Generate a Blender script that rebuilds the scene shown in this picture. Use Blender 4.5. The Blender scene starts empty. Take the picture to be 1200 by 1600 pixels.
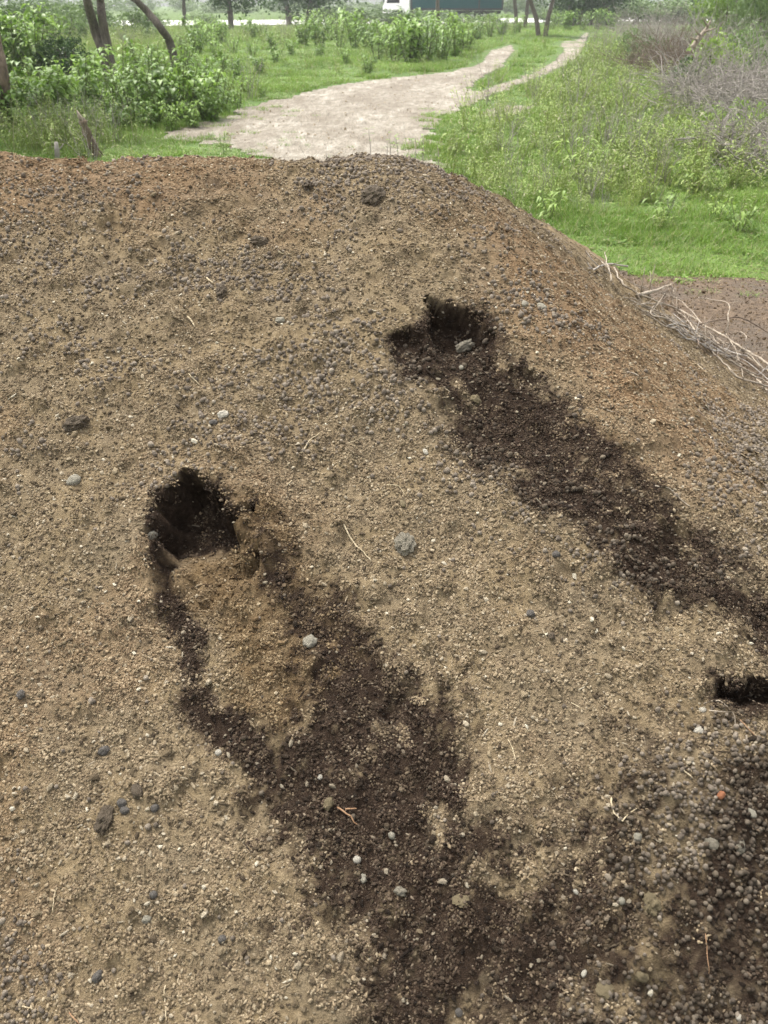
import bpy, bmesh, math, random
import numpy as np
from mathutils import Vector, Matrix

random.seed(7)
rng = np.random.default_rng(11)
S = bpy.context.scene
COL = S.collection
R = math.radians

# ------------------------------------------------------------------ camera
FPX, CX, CY = 1331.0, 600.0, 800.0          # focal length and centre in photo pixels
PITCH = R(30.85)
EYE = np.array([0.0, 0.0, 1.7])
cam_d = bpy.data.cameras.new('camera')
cam = bpy.data.objects.new('camera', cam_d)
COL.objects.link(cam)
cam.location = EYE
cam.rotation_euler = (R(90) - PITCH, 0, 0)
cam_d.sensor_fit = 'VERTICAL'
cam_d.angle = 2 * math.atan(800 / FPX)
cam_d.clip_start = 0.05
cam_d.clip_end = 3000
cam_d.dof.use_dof = True
cam_d.dof.focus_distance = 2.2
cam_d.dof.aperture_fstop = 6.0
S.camera = cam

# ------------------------------------------------------------------ light
SUN_EL, SUN_AZ = R(62), R(-38)               # azimuth measured from +Y towards +X
world = bpy.data.worlds.new('World')
S.world = world
world.use_nodes = True
wn = world.node_tree
bg = wn.nodes['Background']
sky = wn.nodes.new('ShaderNodeTexSky')
sky.sky_type = 'NISHITA'
sky.sun_disc = False
sky.sun_elevation = SUN_EL
sky.sun_rotation = SUN_AZ
sky.air_density = 1.0
sky.dust_density = 4.0
hs = wn.nodes.new('ShaderNodeHueSaturation')   # an overcast, almost neutral sky
hs.inputs['Saturation'].default_value = 0.16
wn.links.new(sky.outputs[0], hs.inputs['Color'])
wn.links.new(hs.outputs[0], bg.inputs['Color'])
bg.inputs['Strength'].default_value = 0.15
sun_d = bpy.data.lights.new('sun', 'SUN')
sun_d.energy = 1.4
sun_d.angle = R(14)
sun_d.color = (1.0, 0.95, 0.86)
sun = bpy.data.objects.new('sun', sun_d)
COL.objects.link(sun)
sdir = Vector((math.sin(SUN_AZ) * math.cos(SUN_EL), math.cos(SUN_AZ) * math.cos(SUN_EL), math.sin(SUN_EL)))
sun.rotation_euler = sdir.to_track_quat('Z', 'Y').to_euler()
S.view_settings.view_transform = 'Standard'
S.view_settings.look = 'None'
S.view_settings.gamma = 1
S.view_settings.exposure = 1.6

# ------------------------------------------------------------------ maths helpers
def hash2(ix, iy, seed):
    h = (ix.astype(np.int64) * 374761393 + iy.astype(np.int64) * 668265263 + seed * 1442695041) & 0xffffffff
    h = ((h ^ (h >> 13)) * 1274126177) & 0xffffffff
    h = h ^ (h >> 16)
    return (h & 0xffff) / 65535.0

def noise(x, y, seed=0):
    ix, iy = np.floor(x), np.floor(y)
    fx, fy = x - ix, y - iy
    ux, uy = fx * fx * (3 - 2 * fx), fy * fy * (3 - 2 * fy)
    a, b = hash2(ix, iy, seed), hash2(ix + 1, iy, seed)
    c, d = hash2(ix, iy + 1, seed), hash2(ix + 1, iy + 1, seed)
    return (a + (b - a) * ux + (c - a) * uy + (a - b - c + d) * ux * uy) * 2 - 1

def fbm(x, y, scale, octv=4, seed=0, gain=0.5):
    s, amp, tot = 0, 1.0, 0
    for o in range(octv):
        c, sn = math.cos(o * 1.1 + seed), math.sin(o * 1.1 + seed)
        s = s + amp * noise((x * c - y * sn) * scale + 17.3 * o, (x * sn + y * c) * scale - 9.1 * o, seed + o)
        tot += amp; amp *= gain; scale *= 2.03
    return s / tot

def sstep(a, b, x):
    t = np.clip((x - a) / (b - a), 0, 1)
    return t * t * (3 - 2 * t)

def sdf(poly, x, y):
    """signed distance to a polygon, positive inside"""
    P = np.asarray(poly, float)
    d = np.full(np.shape(x), 1e9)
    ins = np.zeros(np.shape(x), bool)
    for i in range(len(P)):
        ax, ay = P[i]; bx, by = P[(i + 1) % len(P)]
        ex, ey = bx - ax, by - ay
        t = np.clip(((x - ax) * ex + (y - ay) * ey) / (ex * ex + ey * ey + 1e-12), 0, 1)
        d = np.minimum(d, np.hypot(x - ax - t * ex, y - ay - t * ey))
        c = ((ay > y) != (by > y)) & (x < ex * (y - ay) / (ey if abs(ey) > 1e-12 else 1e-12) + ax)
        ins ^= c
    return np.where(ins, d, -d)

cp, sp = math.cos(PITCH), math.sin(PITCH)
def ray(px, py):
    u, v = px - CX, CY - py
    return np.array([u, FPX * cp + v * sp, -FPX * sp + v * cp]) / FPX
def ground_at(px, py, z=0.0):
    d = ray(px, py)
    t = (z - EYE[2]) / d[2]
    return EYE + d * t
def at_depth(px, py, Y):
    d = ray(px, py)
    return EYE + d * (Y / d[1])

# ------------------------------------------------------------------ the heap's shape
def heap_base(x, y):
    k = 0.05
    toe = 2.0 - 0.04 * np.maximum(0, y - 3.5) ** 2 - 0.03 * np.maximum(0, 1.2 - y) ** 2
    hs_ = [0.455 * (y + 0.35) + 0.03 * x,
           0.72 * (toe - x) - 0.02,
           0.342 * (6.7 - y),
           0.5 * (x + 5.0),
           1.395 + 0.015 * np.sin(x * 2.3 + 1.0) + 0 * y]
    s = sum(np.exp(-np.clip(h, -2, 4) / k) for h in hs_)
    h = -k * np.log(s)
    h = np.where(h > -0.3, 0.035 * np.log1p(np.exp(h / 0.035)), 0) - 0.03
    return h

def on_heap(px, py):
    d = ray(px, py)
    t = np.linspace(0.9, 9, 4000)
    p = EYE[None] + d[None] * t[:, None]
    below = p[:, 2] < heap_base(p[:, 0], p[:, 1])
    i = int(np.argmax(below)) if below.any() else len(t) - 1
    return p[i]
def heap_poly(pts):
    return [tuple(on_heap(*p)[:2]) for p in pts]

HOLE1 = heap_poly([(236, 775), (262, 760), (290, 745), (336, 752), (346, 786), (386, 800), (368, 826), (392, 858), (404, 900), (345, 922), (292, 955), (246, 930), (232, 850)])
HOLE2 = heap_poly([(668, 475), (705, 484), (745, 496), (764, 530), (780, 556), (735, 575), (690, 560), (672, 530)])
HOLE2B = heap_poly([(600, 530), (640, 512), (668, 528), (684, 570), (650, 580), (612, 578)])
HOLE3 = heap_poly([(1100, 1070), (1130, 1078), (1180, 1074), (1245, 1076), (1245, 1124), (1165, 1130), (1112, 1114)])
SLIDE_R = heap_poly([(598, 530), (640, 510), (668, 475), (745, 495), (775, 542), (832, 592), (900, 655), (962, 722), (1050, 800), (1130, 868),
                     (1200, 930), (1290, 1020), (1300, 1150), (1200, 1060), (1130, 1000), (1060, 935), (1010, 948), (965, 915), (905, 858), (825, 805), (770, 760), (712, 690), (662, 625), (612, 592)])
SLIDE_L1 = heap_poly([(228, 800), (262, 762), (300, 742), (346, 752), (386, 800), (366, 826), (300, 845), (262, 860), (268, 905), (300, 945), (340, 975), (330, 1040),
                      (350, 1100), (420, 1140), (440, 1200), (400, 1230), (350, 1180), (280, 1130), (268, 1100), (285, 1060), (275, 985), (240, 940), (226, 870)])
SLIDE_L2 = heap_poly([(398, 835), (440, 862), (500, 905), (560, 955), (605, 1012), (655, 1062), (705, 1100), (745, 1160), (742, 1270), (800, 1300), (880, 1330), (950, 1380),
                      (1040, 1470), (1080, 1560), (1080, 1680), (560, 1680), (545, 1580), (552, 1500), (490, 1410), (455, 1310), (400, 1235), (405, 1190), (430, 1140),
                      (455, 1090), (462, 1030), (440, 970), (405, 915), (388, 870)])
FRESH = heap_poly([(345, 752), (430, 770), (480, 860), (560, 960), (600, 1030), (560, 1090), (500, 1130), (430, 1170), (350, 1090), (320, 980), (262, 900), (255, 840), (330, 830)])
LOWDARK = heap_poly([(760, 1330), (880, 1330), (960, 1270), (1010, 1180), (1080, 1130), (1110, 1060), (1230, 1040), (1330, 1080), (1330, 1700), (620, 1700), (680, 1480)])
PELL = [heap_poly(p) for p in (
    [(480, 250), (640, 248), (735, 290), (760, 330), (690, 350), (600, 330), (520, 320), (470, 290)],
    [(200, 350), (330, 370), (420, 400), (470, 440), (380, 470), (260, 430), (150, 400)],
    [(0, 290), (180, 280), (260, 330), (180, 380), (60, 390), (-80, 370), (-80, 300)],
    [(420, 560), (560, 510), (600, 560), (680, 640), (730, 720), (690, 720), (600, 640), (500, 610), (400, 690), (340, 660), (350, 600)],
    [(780, 430), (860, 480), (900, 500), (830, 510), (770, 470)],
    [(960, 1260), (1050, 1180), (1110, 1110), (1230, 1130), (1330, 1200), (1330, 1480), (1200, 1460), (1080, 1420), (980, 1360)],
    [(860, 1480), (980, 1420), (1200, 1480), (1330, 1500), (1330, 1700), (860, 1700)],
    [(700, 690), (800, 770), (900, 850), (1000, 920), (1000, 950), (880, 880), (780, 800), (690, 720)],
    [(-60, 1500), (60, 1540), (130, 1700), (-60, 1700)],
    [(1120, 640), (1230, 660), (1260, 900), (1180, 840), (1130, 740)],
)]
RED = [heap_poly(p) for p in (
    [(700, 280), (770, 330), (930, 430), (1080, 560), (1160, 640), (1080, 760), (960, 700), (900, 560), (820, 440), (740, 360)],
    [(-60, 255), (200, 250), (420, 256), (400, 300), (250, 320), (60, 310), (-60, 300)],
)]

def heap_masks(x, y):
    n1 = fbm(x, y, 9, 4, 3)
    n2 = fbm(x, y, 45, 3, 9)
    wob = n1 * 0.035 + n2 * 0.022
    m = {}
    dr = sdf(SLIDE_R, x, y)
    d1 = sdf(SLIDE_L1, x, y)
    d2 = sdf(SLIDE_L2, x, y)
    wr = sstep(-0.035, 0.05, dr + 0.010 + wob * 1.25)
    w1 = sstep(-0.012, 0.02, d1 + wob * 0.7)
    w2 = sstep(-0.07 - 0.07 * sstep(1.05, 0.7, y), 0.08 + 0.06 * sstep(1.05, 0.7, y), d2 + wob * 2.2)
    # dry streaks and patches inside the slides, drawn out down the slope
    streak = fbm(x * 1.0 + y * 0.9, (y - x * 0.9) * 0.35, 13, 4, 21)
    wr = wr * (1 - 0.5 * sstep(0.18, 0.5, streak + 0.16 * sstep(0.10, 0.0, dr) - 0.06))
    patch = fbm(x, y, 14, 4, 33)
    low = sstep(1.0, 0.62, y)
    patch = patch * .6 + .6 * fbm(x * 1.3, y * .7, 30, 3, 34)
    w2 = w2 * (1 - 0.85 * sstep(0.05, 0.45, patch + 0.24 * low - 0.2))
    w1 = w1 * (1 - 0.5 * sstep(0.25, 0.5, patch))
    dl = sdf(LOWDARK, x, y)
    wl = 0.84 * sstep(-0.16, 0.16, dl + wob * 2.4) * (1 - 0.5 * sstep(0.0, 0.4, fbm(x, y, 8, 4, 40)))
    h1, h2, h2b, h3 = (sdf(q, x, y) for q in (HOLE1, HOLE2, HOLE2B, HOLE3))
    m['h1'], m['h2'], m['h2b'], m['h3'] = h1, h2, h2b, h3
    hn = fbm(x, y, 27, 2, 87) * 0.022 + fbm(x, y, 80, 2, 89) * 0.012
    m['hn'] = hn
    y1 = np.array([q[1] for q in HOLE1]); m['t1'] = np.clip((y - y1.min()) / (y1.max() - y1.min()), 0, 1)
    wh = np.maximum.reduce([sstep(-0.010, 0.0, h1 + hn) * sstep(0.56, 0.70, m['t1'] + n2 * .3), sstep(-0.006, 0.006, h2 + hn * .6), sstep(-0.006, 0.01, h2b + hn * .6), sstep(-0.02, 0.01, h3 + hn * .35)])  # hollow walls: damp dung, with the overhang's shade painted in as well
    m['wet_shade'] = np.clip(np.maximum.reduce([wr, w1, w2, wl, wh]), 0, 1)
    m['groove'] = np.maximum.reduce([sstep(-.03, .08, dr), sstep(-.03, .06, d1), sstep(-.06, .10, d2)])
    m['slide'] = np.clip(np.maximum.reduce([wr, w1, w2]), 0, 1)
    hf = fbm(x, y, 75, 3, 61) * 0.55 + fbm(x, y, 220, 2, 62) * 0.35
    m['wet_shade'] = sstep(0.10, 0.86, m['wet_shade'] + hf * 0.95 * np.clip(4 * m['wet_shade'] * (1.15 - m['wet_shade']), 0, 1))
    m['fresh'] = sstep(-0.03, 0.05, sdf(FRESH, x, y) + wob) * (0.75 + 0.25 * n2)
    p = np.zeros_like(x)
    for q in PELL:
        p = np.maximum(p, sstep(-0.10, 0.08, sdf(q, x, y) + n1 * 0.16 + n2 * 0.05))
    cl = sstep(0.10, 0.42, fbm(x, y, 6, 4, 50)) * (0.12 + 0.88 * sstep(1.25, 1.75, y))
    m['dense'] = np.maximum(sstep(-.05, .1, sdf(PELL[5], x, y) + n1 * .1), sstep(-.05, .1, sdf(PELL[6], x, y) + n1 * .1))
    m['pell'] = np.clip(p * (0.45 + 0.55 * sstep(-0.25, 0.25, fbm(x, y, 7, 3, 60))) + 0.45 * cl, 0, 1)
    r = np.zeros_like(x)
    for q in RED:
        r = np.maximum(r, sstep(-0.15, 0.15, sdf(q, x, y) + n1 * 0.1))
    m['red'] = np.clip(r + 0.45 * sstep(0.1, 0.5, fbm(x, y, 3, 4, 70)), 0, 1)
    return m

def heap_surface(x, y, m=None):
    """displaced surface points: the flank plus clods, slumps and the dug holes"""
    if m is None:
        m = heap_masks(x, y)
    z = heap_base(x, y)
    on = sstep(-0.01, 0.06, z)
    rel = fbm(x, y, 1.7, 3, 80) * 0.045 + fbm(x, y, 7, 4, 81) * 0.016 + fbm(x, y, 28, 3, 82) * 0.0075
    cl = fbm(x, y, 16, 2, 83)
    rel = rel + 0.012 * sstep(0.28, 0.62, cl)                        # clods
    pit = fbm(x, y, 11, 2, 84)
    rel = rel - 0.016 * sstep(0.45, 0.70, pit)                       # little pits
    rel = rel + m['groove'] * (-0.010 + 0.012 * fbm(x, y, 22, 3, 85))
    rel = rel + 0.010 * m['fresh'] * fbm(x, y, 30, 3, 86)
    z = z + rel * on
    P = np.stack([x, y, z], -1)
    n2 = m['hn']; t1 = m['t1']
    # hole 1: a burrow cut back under the crust, its floor running out downhill
    a = sstep(0.0, 0.018, m['h1'] + n2) * (0.36 + 0.64 * sstep(0.22, 0.62, t1))
    P += a[..., None] * np.array([0.02, 0.055, -0.095]) 
    y2 = np.array([q[1] for q in HOLE2]); t2 = np.clip((y - y2.min()) / (y2.max() - y2.min()), 0, 1)
    a = sstep(0.0, 0.02, m['h2'] + n2 * .6) * (0.25 + 0.75 * sstep(0.1, 0.6, t2))
    P += a[..., None] * np.array([-0.01, 0.035, -0.06])
    a = sstep(0.0, 0.03, m['h2b'] + n2 * .6)
    P += a[..., None] * np.array([0.0, 0.022, -0.022])
    a = sstep(0.0, 0.03, m['h3'] + n2 * .35)
    P += a[..., None] * np.array([0.01, 0.045, -0.05])
    lip = np.exp(-((m['h1'] + 0.012) / 0.012) ** 2) * 0.012 * (0.5 + fbm(x, y, 35, 2, 88))
    P[..., 2] += lip
    return P

def ground_z(x, y):
    d = np.hypot(x, y)
    return (fbm(x, y, 0.35, 3, 90) * 0.05 + fbm(x, y, 1.8, 3, 91) * 0.015) * sstep(1.0, 6.0, d) * sstep(120, 60, d)

# ------------------------------------------------------------------ object helpers
def new_mesh(name, verts, faces, smooth=True):
    me = bpy.data.meshes.new(name)
    verts = np.asarray(verts, np.float32)
    if isinstance(faces, np.ndarray):
        nf, k = faces.shape
        me.vertices.add(len(verts)); me.vertices.foreach_set('co', verts.ravel())
        me.loops.add(nf * k); me.loops.foreach_set('vertex_index', faces.ravel().astype(np.int32))
        me.polygons.add(nf); me.polygons.foreach_set('loop_start', (np.arange(nf) * k).astype(np.int32))
        me.polygons.foreach_set('loop_total', np.full(nf, k, np.int32))
        me.update(calc_edges=True)
    else:
        me.from_pydata([tuple(map(float, v)) for v in verts], [], faces)
        me.update()
    me.polygons.foreach_set('use_smooth', np.full(len(me.polygons), smooth))
    return me
def attr(me, name, data, typ='FLOAT', domain='POINT'):
    a = me.attributes.new(name, typ, domain)
    if typ == 'FLOAT_VECTOR':
        a.data.foreach_set('vector', np.asarray(data, np.float32).ravel())
    else:
        a.data.foreach_set('value', np.asarray(data, np.int32 if typ == 'INT' else np.float32))
def obj(name, me, mat=None, parent=None, link=True):
    o = bpy.data.objects.new(name, me)
    if mat and not me.materials:
        me.materials.append(mat)
    if link:
        COL.objects.link(o)
    o.parent = parent
    return o
def tag(o, label=None, cat=None, group=None, kind=None):
    if label: o['label'] = label
    if cat: o['category'] = cat
    if group: o['group'] = group
    if kind: o['kind'] = kind
    return o
def empty(name, loc=(0, 0, 0), rz=0, sc=1):
    o = bpy.data.objects.new(name, None)
    COL.objects.link(o)
    o.location = loc; o.rotation_euler = (0, 0, rz); o.scale = (sc, sc, sc)
    o.empty_display_size = 0.1
    return o

class MB:
    """collects vertices and faces"""
    def __init__(s): s.v = []; s.f = []
    def add(s, vs, fs):
        n = len(s.v); s.v.extend([tuple(v) for v in vs]); s.f.extend([tuple(i + n for i in f) for f in fs])
    def tube(s, pts, rads, sides=6, cap=True, wob=0.0):
        pts = [Vector(p) for p in pts]; n0 = len(s.v)
        t = (pts[1] - pts[0]).normalized()
        up = Vector((0, 0, 1)) if abs(t.z) < 0.9 else Vector((1, 0, 0))
        a = t.cross(up).normalized()
        for i, p in enumerate(pts):
            if i == 0: t = pts[1] - pts[0]
            elif i == len(pts) - 1: t = pts[-1] - pts[-2]
            else: t = pts[i + 1] - pts[i - 1]
            t.normalize()
            a = (a - t * a.dot(t)).normalized(); b = t.cross(a)
            for k in range(sides):
                an = 2 * math.pi * k / sides
                r = rads[i] * (1 + wob * random.uniform(-1, 1))
                s.v.append(tuple(p + (a * math.cos(an) + b * math.sin(an)) * r))
        for i in range(len(pts) - 1):
            for k in range(sides):
                k2 = (k + 1) % sides
                s.f.append((n0 + i * sides + k, n0 + i * sides + k2, n0 + (i + 1) * sides + k2, n0 + (i + 1) * sides + k))
        if cap:
            s.f.append(tuple(n0 + k for k in range(sides))[::-1])
            s.f.append(tuple(n0 + (len(pts) - 1) * sides + k for k in range(sides)))
    def box(s, x0, x1, y0, y1, z0, z1):
        s.add([(x0, y0, z0), (x1, y0, z0), (x1, y1, z0), (x0, y1, z0), (x0, y0, z1), (x1, y0, z1), (x1, y1, z1), (x0, y1, z1)],
              [(0, 3, 2, 1), (4, 5, 6, 7), (0, 1, 5, 4), (1, 2, 6, 5), (2, 3, 7, 6), (3, 0, 4, 7)])
    def mesh(s, name, smooth=True): return new_mesh(name, s.v, s.f, smooth)

def smooth_path(pts, sub=4):
    P = [Vector(p) for p in pts]; out = []
    for i in range(len(P) - 1):
        p0, p1, p2, p3 = P[max(i - 1, 0)], P[i], P[i + 1], P[min(i + 2, len(P) - 1)]
        for j in range(sub):
            t = j / sub
            out.append(0.5 * ((2 * p1) + (p2 - p0) * t + (2 * p0 - 5 * p1 + 4 * p2 - p3) * t * t + (3 * p1 - p0 - 3 * p2 + p3) * t ** 3))
    out.append(P[-1])
    return out

# ------------------------------------------------------------------ materials
class NT:
    def __init__(s, name):
        s.m = bpy.data.materials.new(name); s.m.use_nodes = True
        s.t = s.m.node_tree; s.b = s.t.nodes['Principled BSDF']
        s.out = s.t.nodes['Material Output']
    def n(s, typ, **kw):
        nd = s.t.nodes.new('ShaderNode' + typ)
        for k, v in kw.items():
            if k in nd.inputs.keys(): nd.inputs[k].default_value = v
            else: setattr(nd, k, v)
        return nd
    def l(s, a, b): s.t.links.new(a, b)
    def attr(s, name, inst=False):
        nd = s.n('Attribute', attribute_name=name, attribute_type='INSTANCER' if inst else 'GEOMETRY')
        return nd.outputs['Fac']
    def coord(s): return s.n('TexCoord').outputs['Object']
    def noise(s, scale, detail=4, rough=0.55, vec=None, out='Fac'):
        nd = s.n('TexNoise', Scale=scale, Detail=detail, Roughness=rough)
        s.l(vec or s.coord(), nd.inputs['Vector'])
        return nd.outputs[out]
    def ramp(s, fac, stops):
        nd = s.n('ValToRGB'); e = nd.color_ramp.elements
        while len(e) < len(stops): e.new(0.5)
        for k, (p, c) in enumerate(stops):
            e[k].position = p
            e[k].color = (*c, 1) if len(c) == 3 else c
        s.l(fac, nd.inputs[0]); return nd.outputs[0]
    def mix(s, fac, a, b, blend='MIX'):
        nd = s.n('Mix', data_type='RGBA', blend_type=blend)
        for sock, v in ((nd.inputs[0], fac), (nd.inputs[6], a), (nd.inputs[7], b)):
            if hasattr(v, 'links'): s.l(v, sock)
            else: sock.default_value = v if not isinstance(v, tuple) else (*v, 1)
        return nd.outputs[2]
    def math(s, op, a, b=0.0):
        nd = s.n('Math', operation=op)
        for sock, v in ((nd.inputs[0], a), (nd.inputs[1], b)):
            if hasattr(v, 'links'): s.l(v, sock)
            else: sock.default_value = v
        return nd.outputs[0]
    def bump(s, h, dist, strength=1.0):
        nd = s.n('Bump', Strength=strength, Distance=dist)
        s.l(h, nd.inputs['Height']); s.l(nd.outputs[0], s.b.inputs['Normal'])
    def done(s, col=None, rough=0.9, spec=0.25):
        if col is not None:
            if hasattr(col, 'links'): s.l(col, s.b.inputs['Base Color'])
            else: s.b.inputs['Base Color'].default_value = (*col, 1)
        if hasattr(rough, 'links'): s.l(rough, s.b.inputs['Roughness'])
        else: s.b.inputs['Roughness'].default_value = rough
        s.b.inputs['Specular IOR Level'].default_value = spec
        return s.m

def leaf_material(name, dark, light, trans=0.35, inst=True, rough=0.55, dry=None):
    t = NT(name)
    rnd = t.attr('tint', True) if inst else t.n('ObjectInfo').outputs['Random']
    isl = t.n('NewGeometry').outputs['Random Per Island']
    f = t.math('ADD', t.math('MULTIPLY', rnd, 0.5), t.math('MULTIPLY', isl, 0.5))
    stops = [(0.05, dark), (0.95, light)]
    c = t.ramp(f, stops)
    if dry:
        c = t.mix(t.math('GREATER_THAN', isl, 1 - dry[0]), c, dry[1])
    t.done(c, rough, 0.35)
    tr = t.n('BsdfTranslucent'); t.l(c, tr.inputs[0])
    mx = t.n('MixShader'); mx.inputs[0].default_value = trans
    t.l(t.b.outputs[0], mx.inputs[1]); t.l(tr.outputs[0], mx.inputs[2]); t.l(mx.outputs[0], t.out.inputs[0])
    return t.m

def make_materials():
    M = {}
    # heap -----------------------------------------------------------
    t = NT('dried_manure')
    co = t.coord()
    n_big = t.noise(7, 5, 0.6, co); n_mid = t.noise(70, 5, 0.65, co); n_fine = t.noise(420, 3, 0.7, co)
    c = t.ramp(n_mid, [(0.25, (0.112, 0.082, 0.048)), (0.5, (0.202, 0.152, 0.088)), (0.75, (0.305, 0.236, 0.146))])
    c = t.mix(t.math('MULTIPLY', t.attr('red'), 0.62), c, t.ramp(n_mid, [(0.25, (0.11, 0.062, 0.032)), (0.75, (0.27, 0.165, 0.088))]))
    c = t.mix(t.math('MULTIPLY', t.ramp(n_big, [(0.42, (0, 0, 0)), (0.65, (1, 1, 1))]), 0.35), c, (0.15, 0.125, 0.095))
    c = t.mix(t.attr('fresh'), c, t.ramp(n_mid, [(0.25, (0.05, 0.031, 0.016)), (0.55, (0.115, 0.075, 0.036)), (0.8, (0.21, 0.148, 0.078))]))
    wet_shade = t.ramp(n_mid, [(0.3, (0.016, 0.0105, 0.0075)), (0.6, (0.038, 0.0255, 0.0175)), (0.85, (0.09, 0.062, 0.042))])
    c = t.mix(t.attr('wet_shade'), c, wet_shade)
    c = t.mix(t.ramp(n_fine, [(0.66, (0, 0, 0)), (0.72, (0.55, 0.55, 0.55))]), c, (0.34, 0.27, 0.17))
    c = t.mix(t.ramp(n_fine, [(0.30, (0.6, 0.6, 0.6)), (0.37, (0, 0, 0))]), c, (0.035, 0.024, 0.015))
    t.bump(t.math('ADD', t.math('MULTIPLY', n_mid, 1.0), t.math('MULTIPLY', n_fine, 0.45)), 0.011, 1.0)
    M['heap'] = t.done(c, 0.97, 0.07)
    # loose crumbs and pellets ---------------------------------------
    t = NT('manure_crumb')
    tint, wet_shade, fresh = t.attr('tint', True), t.attr('wet_shade', True), t.attr('fresh', True)
    c = t.ramp(tint, [(0.0, (0.066, 0.049, 0.034)), (0.42, (0.170, 0.130, 0.079)), (0.72, (0.295, 0.233, 0.148)), (0.93, (0.43, 0.365, 0.265)), (0.985, (0.62, 0.56, 0.43))])
    c = t.mix(fresh, c, t.ramp(tint, [(0.0, (0.055, 0.03, 0.014)), (0.9, (0.21, 0.13, 0.058)), (0.98, (0.36, 0.26, 0.14))]))
    c = t.mix(wet_shade, c, t.ramp(tint, [(0.0, (0.013, 0.009, 0.0065)), (0.55, (0.036, 0.025, 0.0175)), (0.82, (0.10, 0.073, 0.051)), (0.95, (0.28, 0.235, 0.17))]))
    t.bump(t.noise(600, 3), 0.002)
    M['crumb'] = t.done(c, 0.95, 0.12)
    t = NT('crumb_patch')
    tint, wet_shade, fresh, red = t.attr('tint', True), t.attr('wet_shade', True), t.attr('fresh', True), t.attr('red', True)
    isl = t.n('NewGeometry').outputs['Random Per Island']
    f = t.math('ADD', t.math('MULTIPLY', tint, 0.35), t.math('MULTIPLY', isl, 0.68))
    c = t.ramp(f, [(0.05, (0.066, 0.050, 0.035)), (0.45, (0.155, 0.116, 0.072)), (0.75, (0.232, 0.180, 0.115)), (0.96, (0.35, 0.29, 0.198))])
    c = t.mix(t.math('MULTIPLY', red, 0.62), c, t.ramp(f, [(0.05, (0.085, 0.048, 0.026)), (0.5, (0.19, 0.116, 0.062)), (0.92, (0.36, 0.26, 0.155))]))
    c = t.mix(fresh, c, t.ramp(f, [(0.05, (0.050, 0.032, 0.017)), (0.5, (0.115, 0.078, 0.040)), (0.92, (0.25, 0.185, 0.105))]))
    c = t.mix(wet_shade, c, t.ramp(f, [(0.1, (0.013, 0.009, 0.0065)), (0.6, (0.037, 0.0255, 0.018)), (0.85, (0.082, 0.059, 0.041)), (0.95, (0.18, 0.145, 0.105))]))
    M['crumb_patch'] = t.done(c, 0.97, 0.08)
    t = NT('dung_pellet')
    tint, wet_shade = t.attr('tint', True), t.attr('wet_shade', True)
    c = t.ramp(tint, [(0.0, (0.105, 0.084, 0.064)), (0.5, (0.19, 0.156, 0.121)), (0.85, (0.27, 0.226, 0.175)), (1.0, (0.36, 0.305, 0.235))])
    c = t.mix(wet_shade, c, t.ramp(tint, [(0.0, (0.026, 0.019, 0.013)), (0.6, (0.072, 0.055, 0.039)), (0.9, (0.15, 0.12, 0.086)), (1.0, (0.23, 0.19, 0.14))]))
    t.bump(t.noise(500, 3), 0.0015)
    M['pellet'] = t.done(c, 0.88, 0.12)
    # stones, clods, straw -------------------------------------------
    def stone(name, a, b, sc=60):
        t = NT(name); n = t.noise(sc, 5, 0.65); t.bump(t.noise(sc * 2, 4), 0.004)
        M[name] = t.done(t.ramp(n, [(0.3, a), (0.7, b)]), 0.85, 0.3)
    stone('pale_stone', (0.22, 0.20, 0.15), (0.46, 0.42, 0.33))
    stone('white_stone', (0.40, 0.36, 0.28), (0.68, 0.63, 0.53))
    stone('grey_stone', (0.085, 0.076, 0.066), (0.19, 0.17, 0.148))
    stone('crusty_clod', (0.14, 0.12, 0.085), (0.38, 0.34, 0.26), 70)
    stone('yellow_clod', (0.13, 0.10, 0.052), (0.30, 0.24, 0.14), 90)
    stone('red_pebble', (0.34, 0.12, 0.05), (0.45, 0.20, 0.10))
    stone('brown_clod', (0.07, 0.052, 0.035), (0.17, 0.13, 0.085), 90)
    stone('straw', (0.30, 0.23, 0.13), (0.60, 0.51, 0.35), 140)
    stone('reddish_twig', (0.17, 0.09, 0.045), (0.34, 0.21, 0.12), 40)
    stone('dead_wood', (0.15, 0.118, 0.085), (0.40, 0.34, 0.265), 30)
    stone('dark_wood', (0.085, 0.06, 0.042), (0.20, 0.15, 0.11), 30)
    stone('grey_twig', (0.17, 0.15, 0.13), (0.37, 0.335, 0.295), 12)
    # ground -----------------------------------------------------------
    t = NT('grassy_ground'); co = t.coord()
    n1 = t.noise(0.5, 5, 0.6, co); n2 = t.noise(9, 5, 0.65, co)
    c = t.ramp(n2, [(0.3, (0.05, 0.075, 0.02)), (0.55, (0.085, 0.14, 0.035)), (0.75, (0.13, 0.185, 0.055))])
    c = t.mix(t.ramp(n1, [(0.5, (0, 0, 0)), (0.72, (0.55, 0.55, 0.55))]), c, (0.16, 0.14, 0.075))
    t.bump(n2, 0.05); M['ground'] = t.done(c, 0.95, 0.15)
    t = NT('track_soil'); co = t.coord()
    mp = t.n('Mapping'); mp.inputs['Scale'].default_value = (1, 0.32, 1); t.l(co, mp.inputs[0]); co = mp.outputs[0]
    n1 = t.noise(1.1, 6, 0.65, co); n2 = t.noise(6, 6, 0.7, co); n3 = t.noise(26, 4, 0.6, co)
    c = t.ramp(n2, [(0.28, (0.155, 0.13, 0.096)), (0.5, (0.30, 0.266, 0.212)), (0.70, (0.47, 0.435, 0.37))])
    c = t.mix(t.ramp(n1, [(0.40, (0, 0, 0)), (0.60, (0.85, 0.85, 0.85))]), c, (0.19, 0.158, 0.118))
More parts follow.
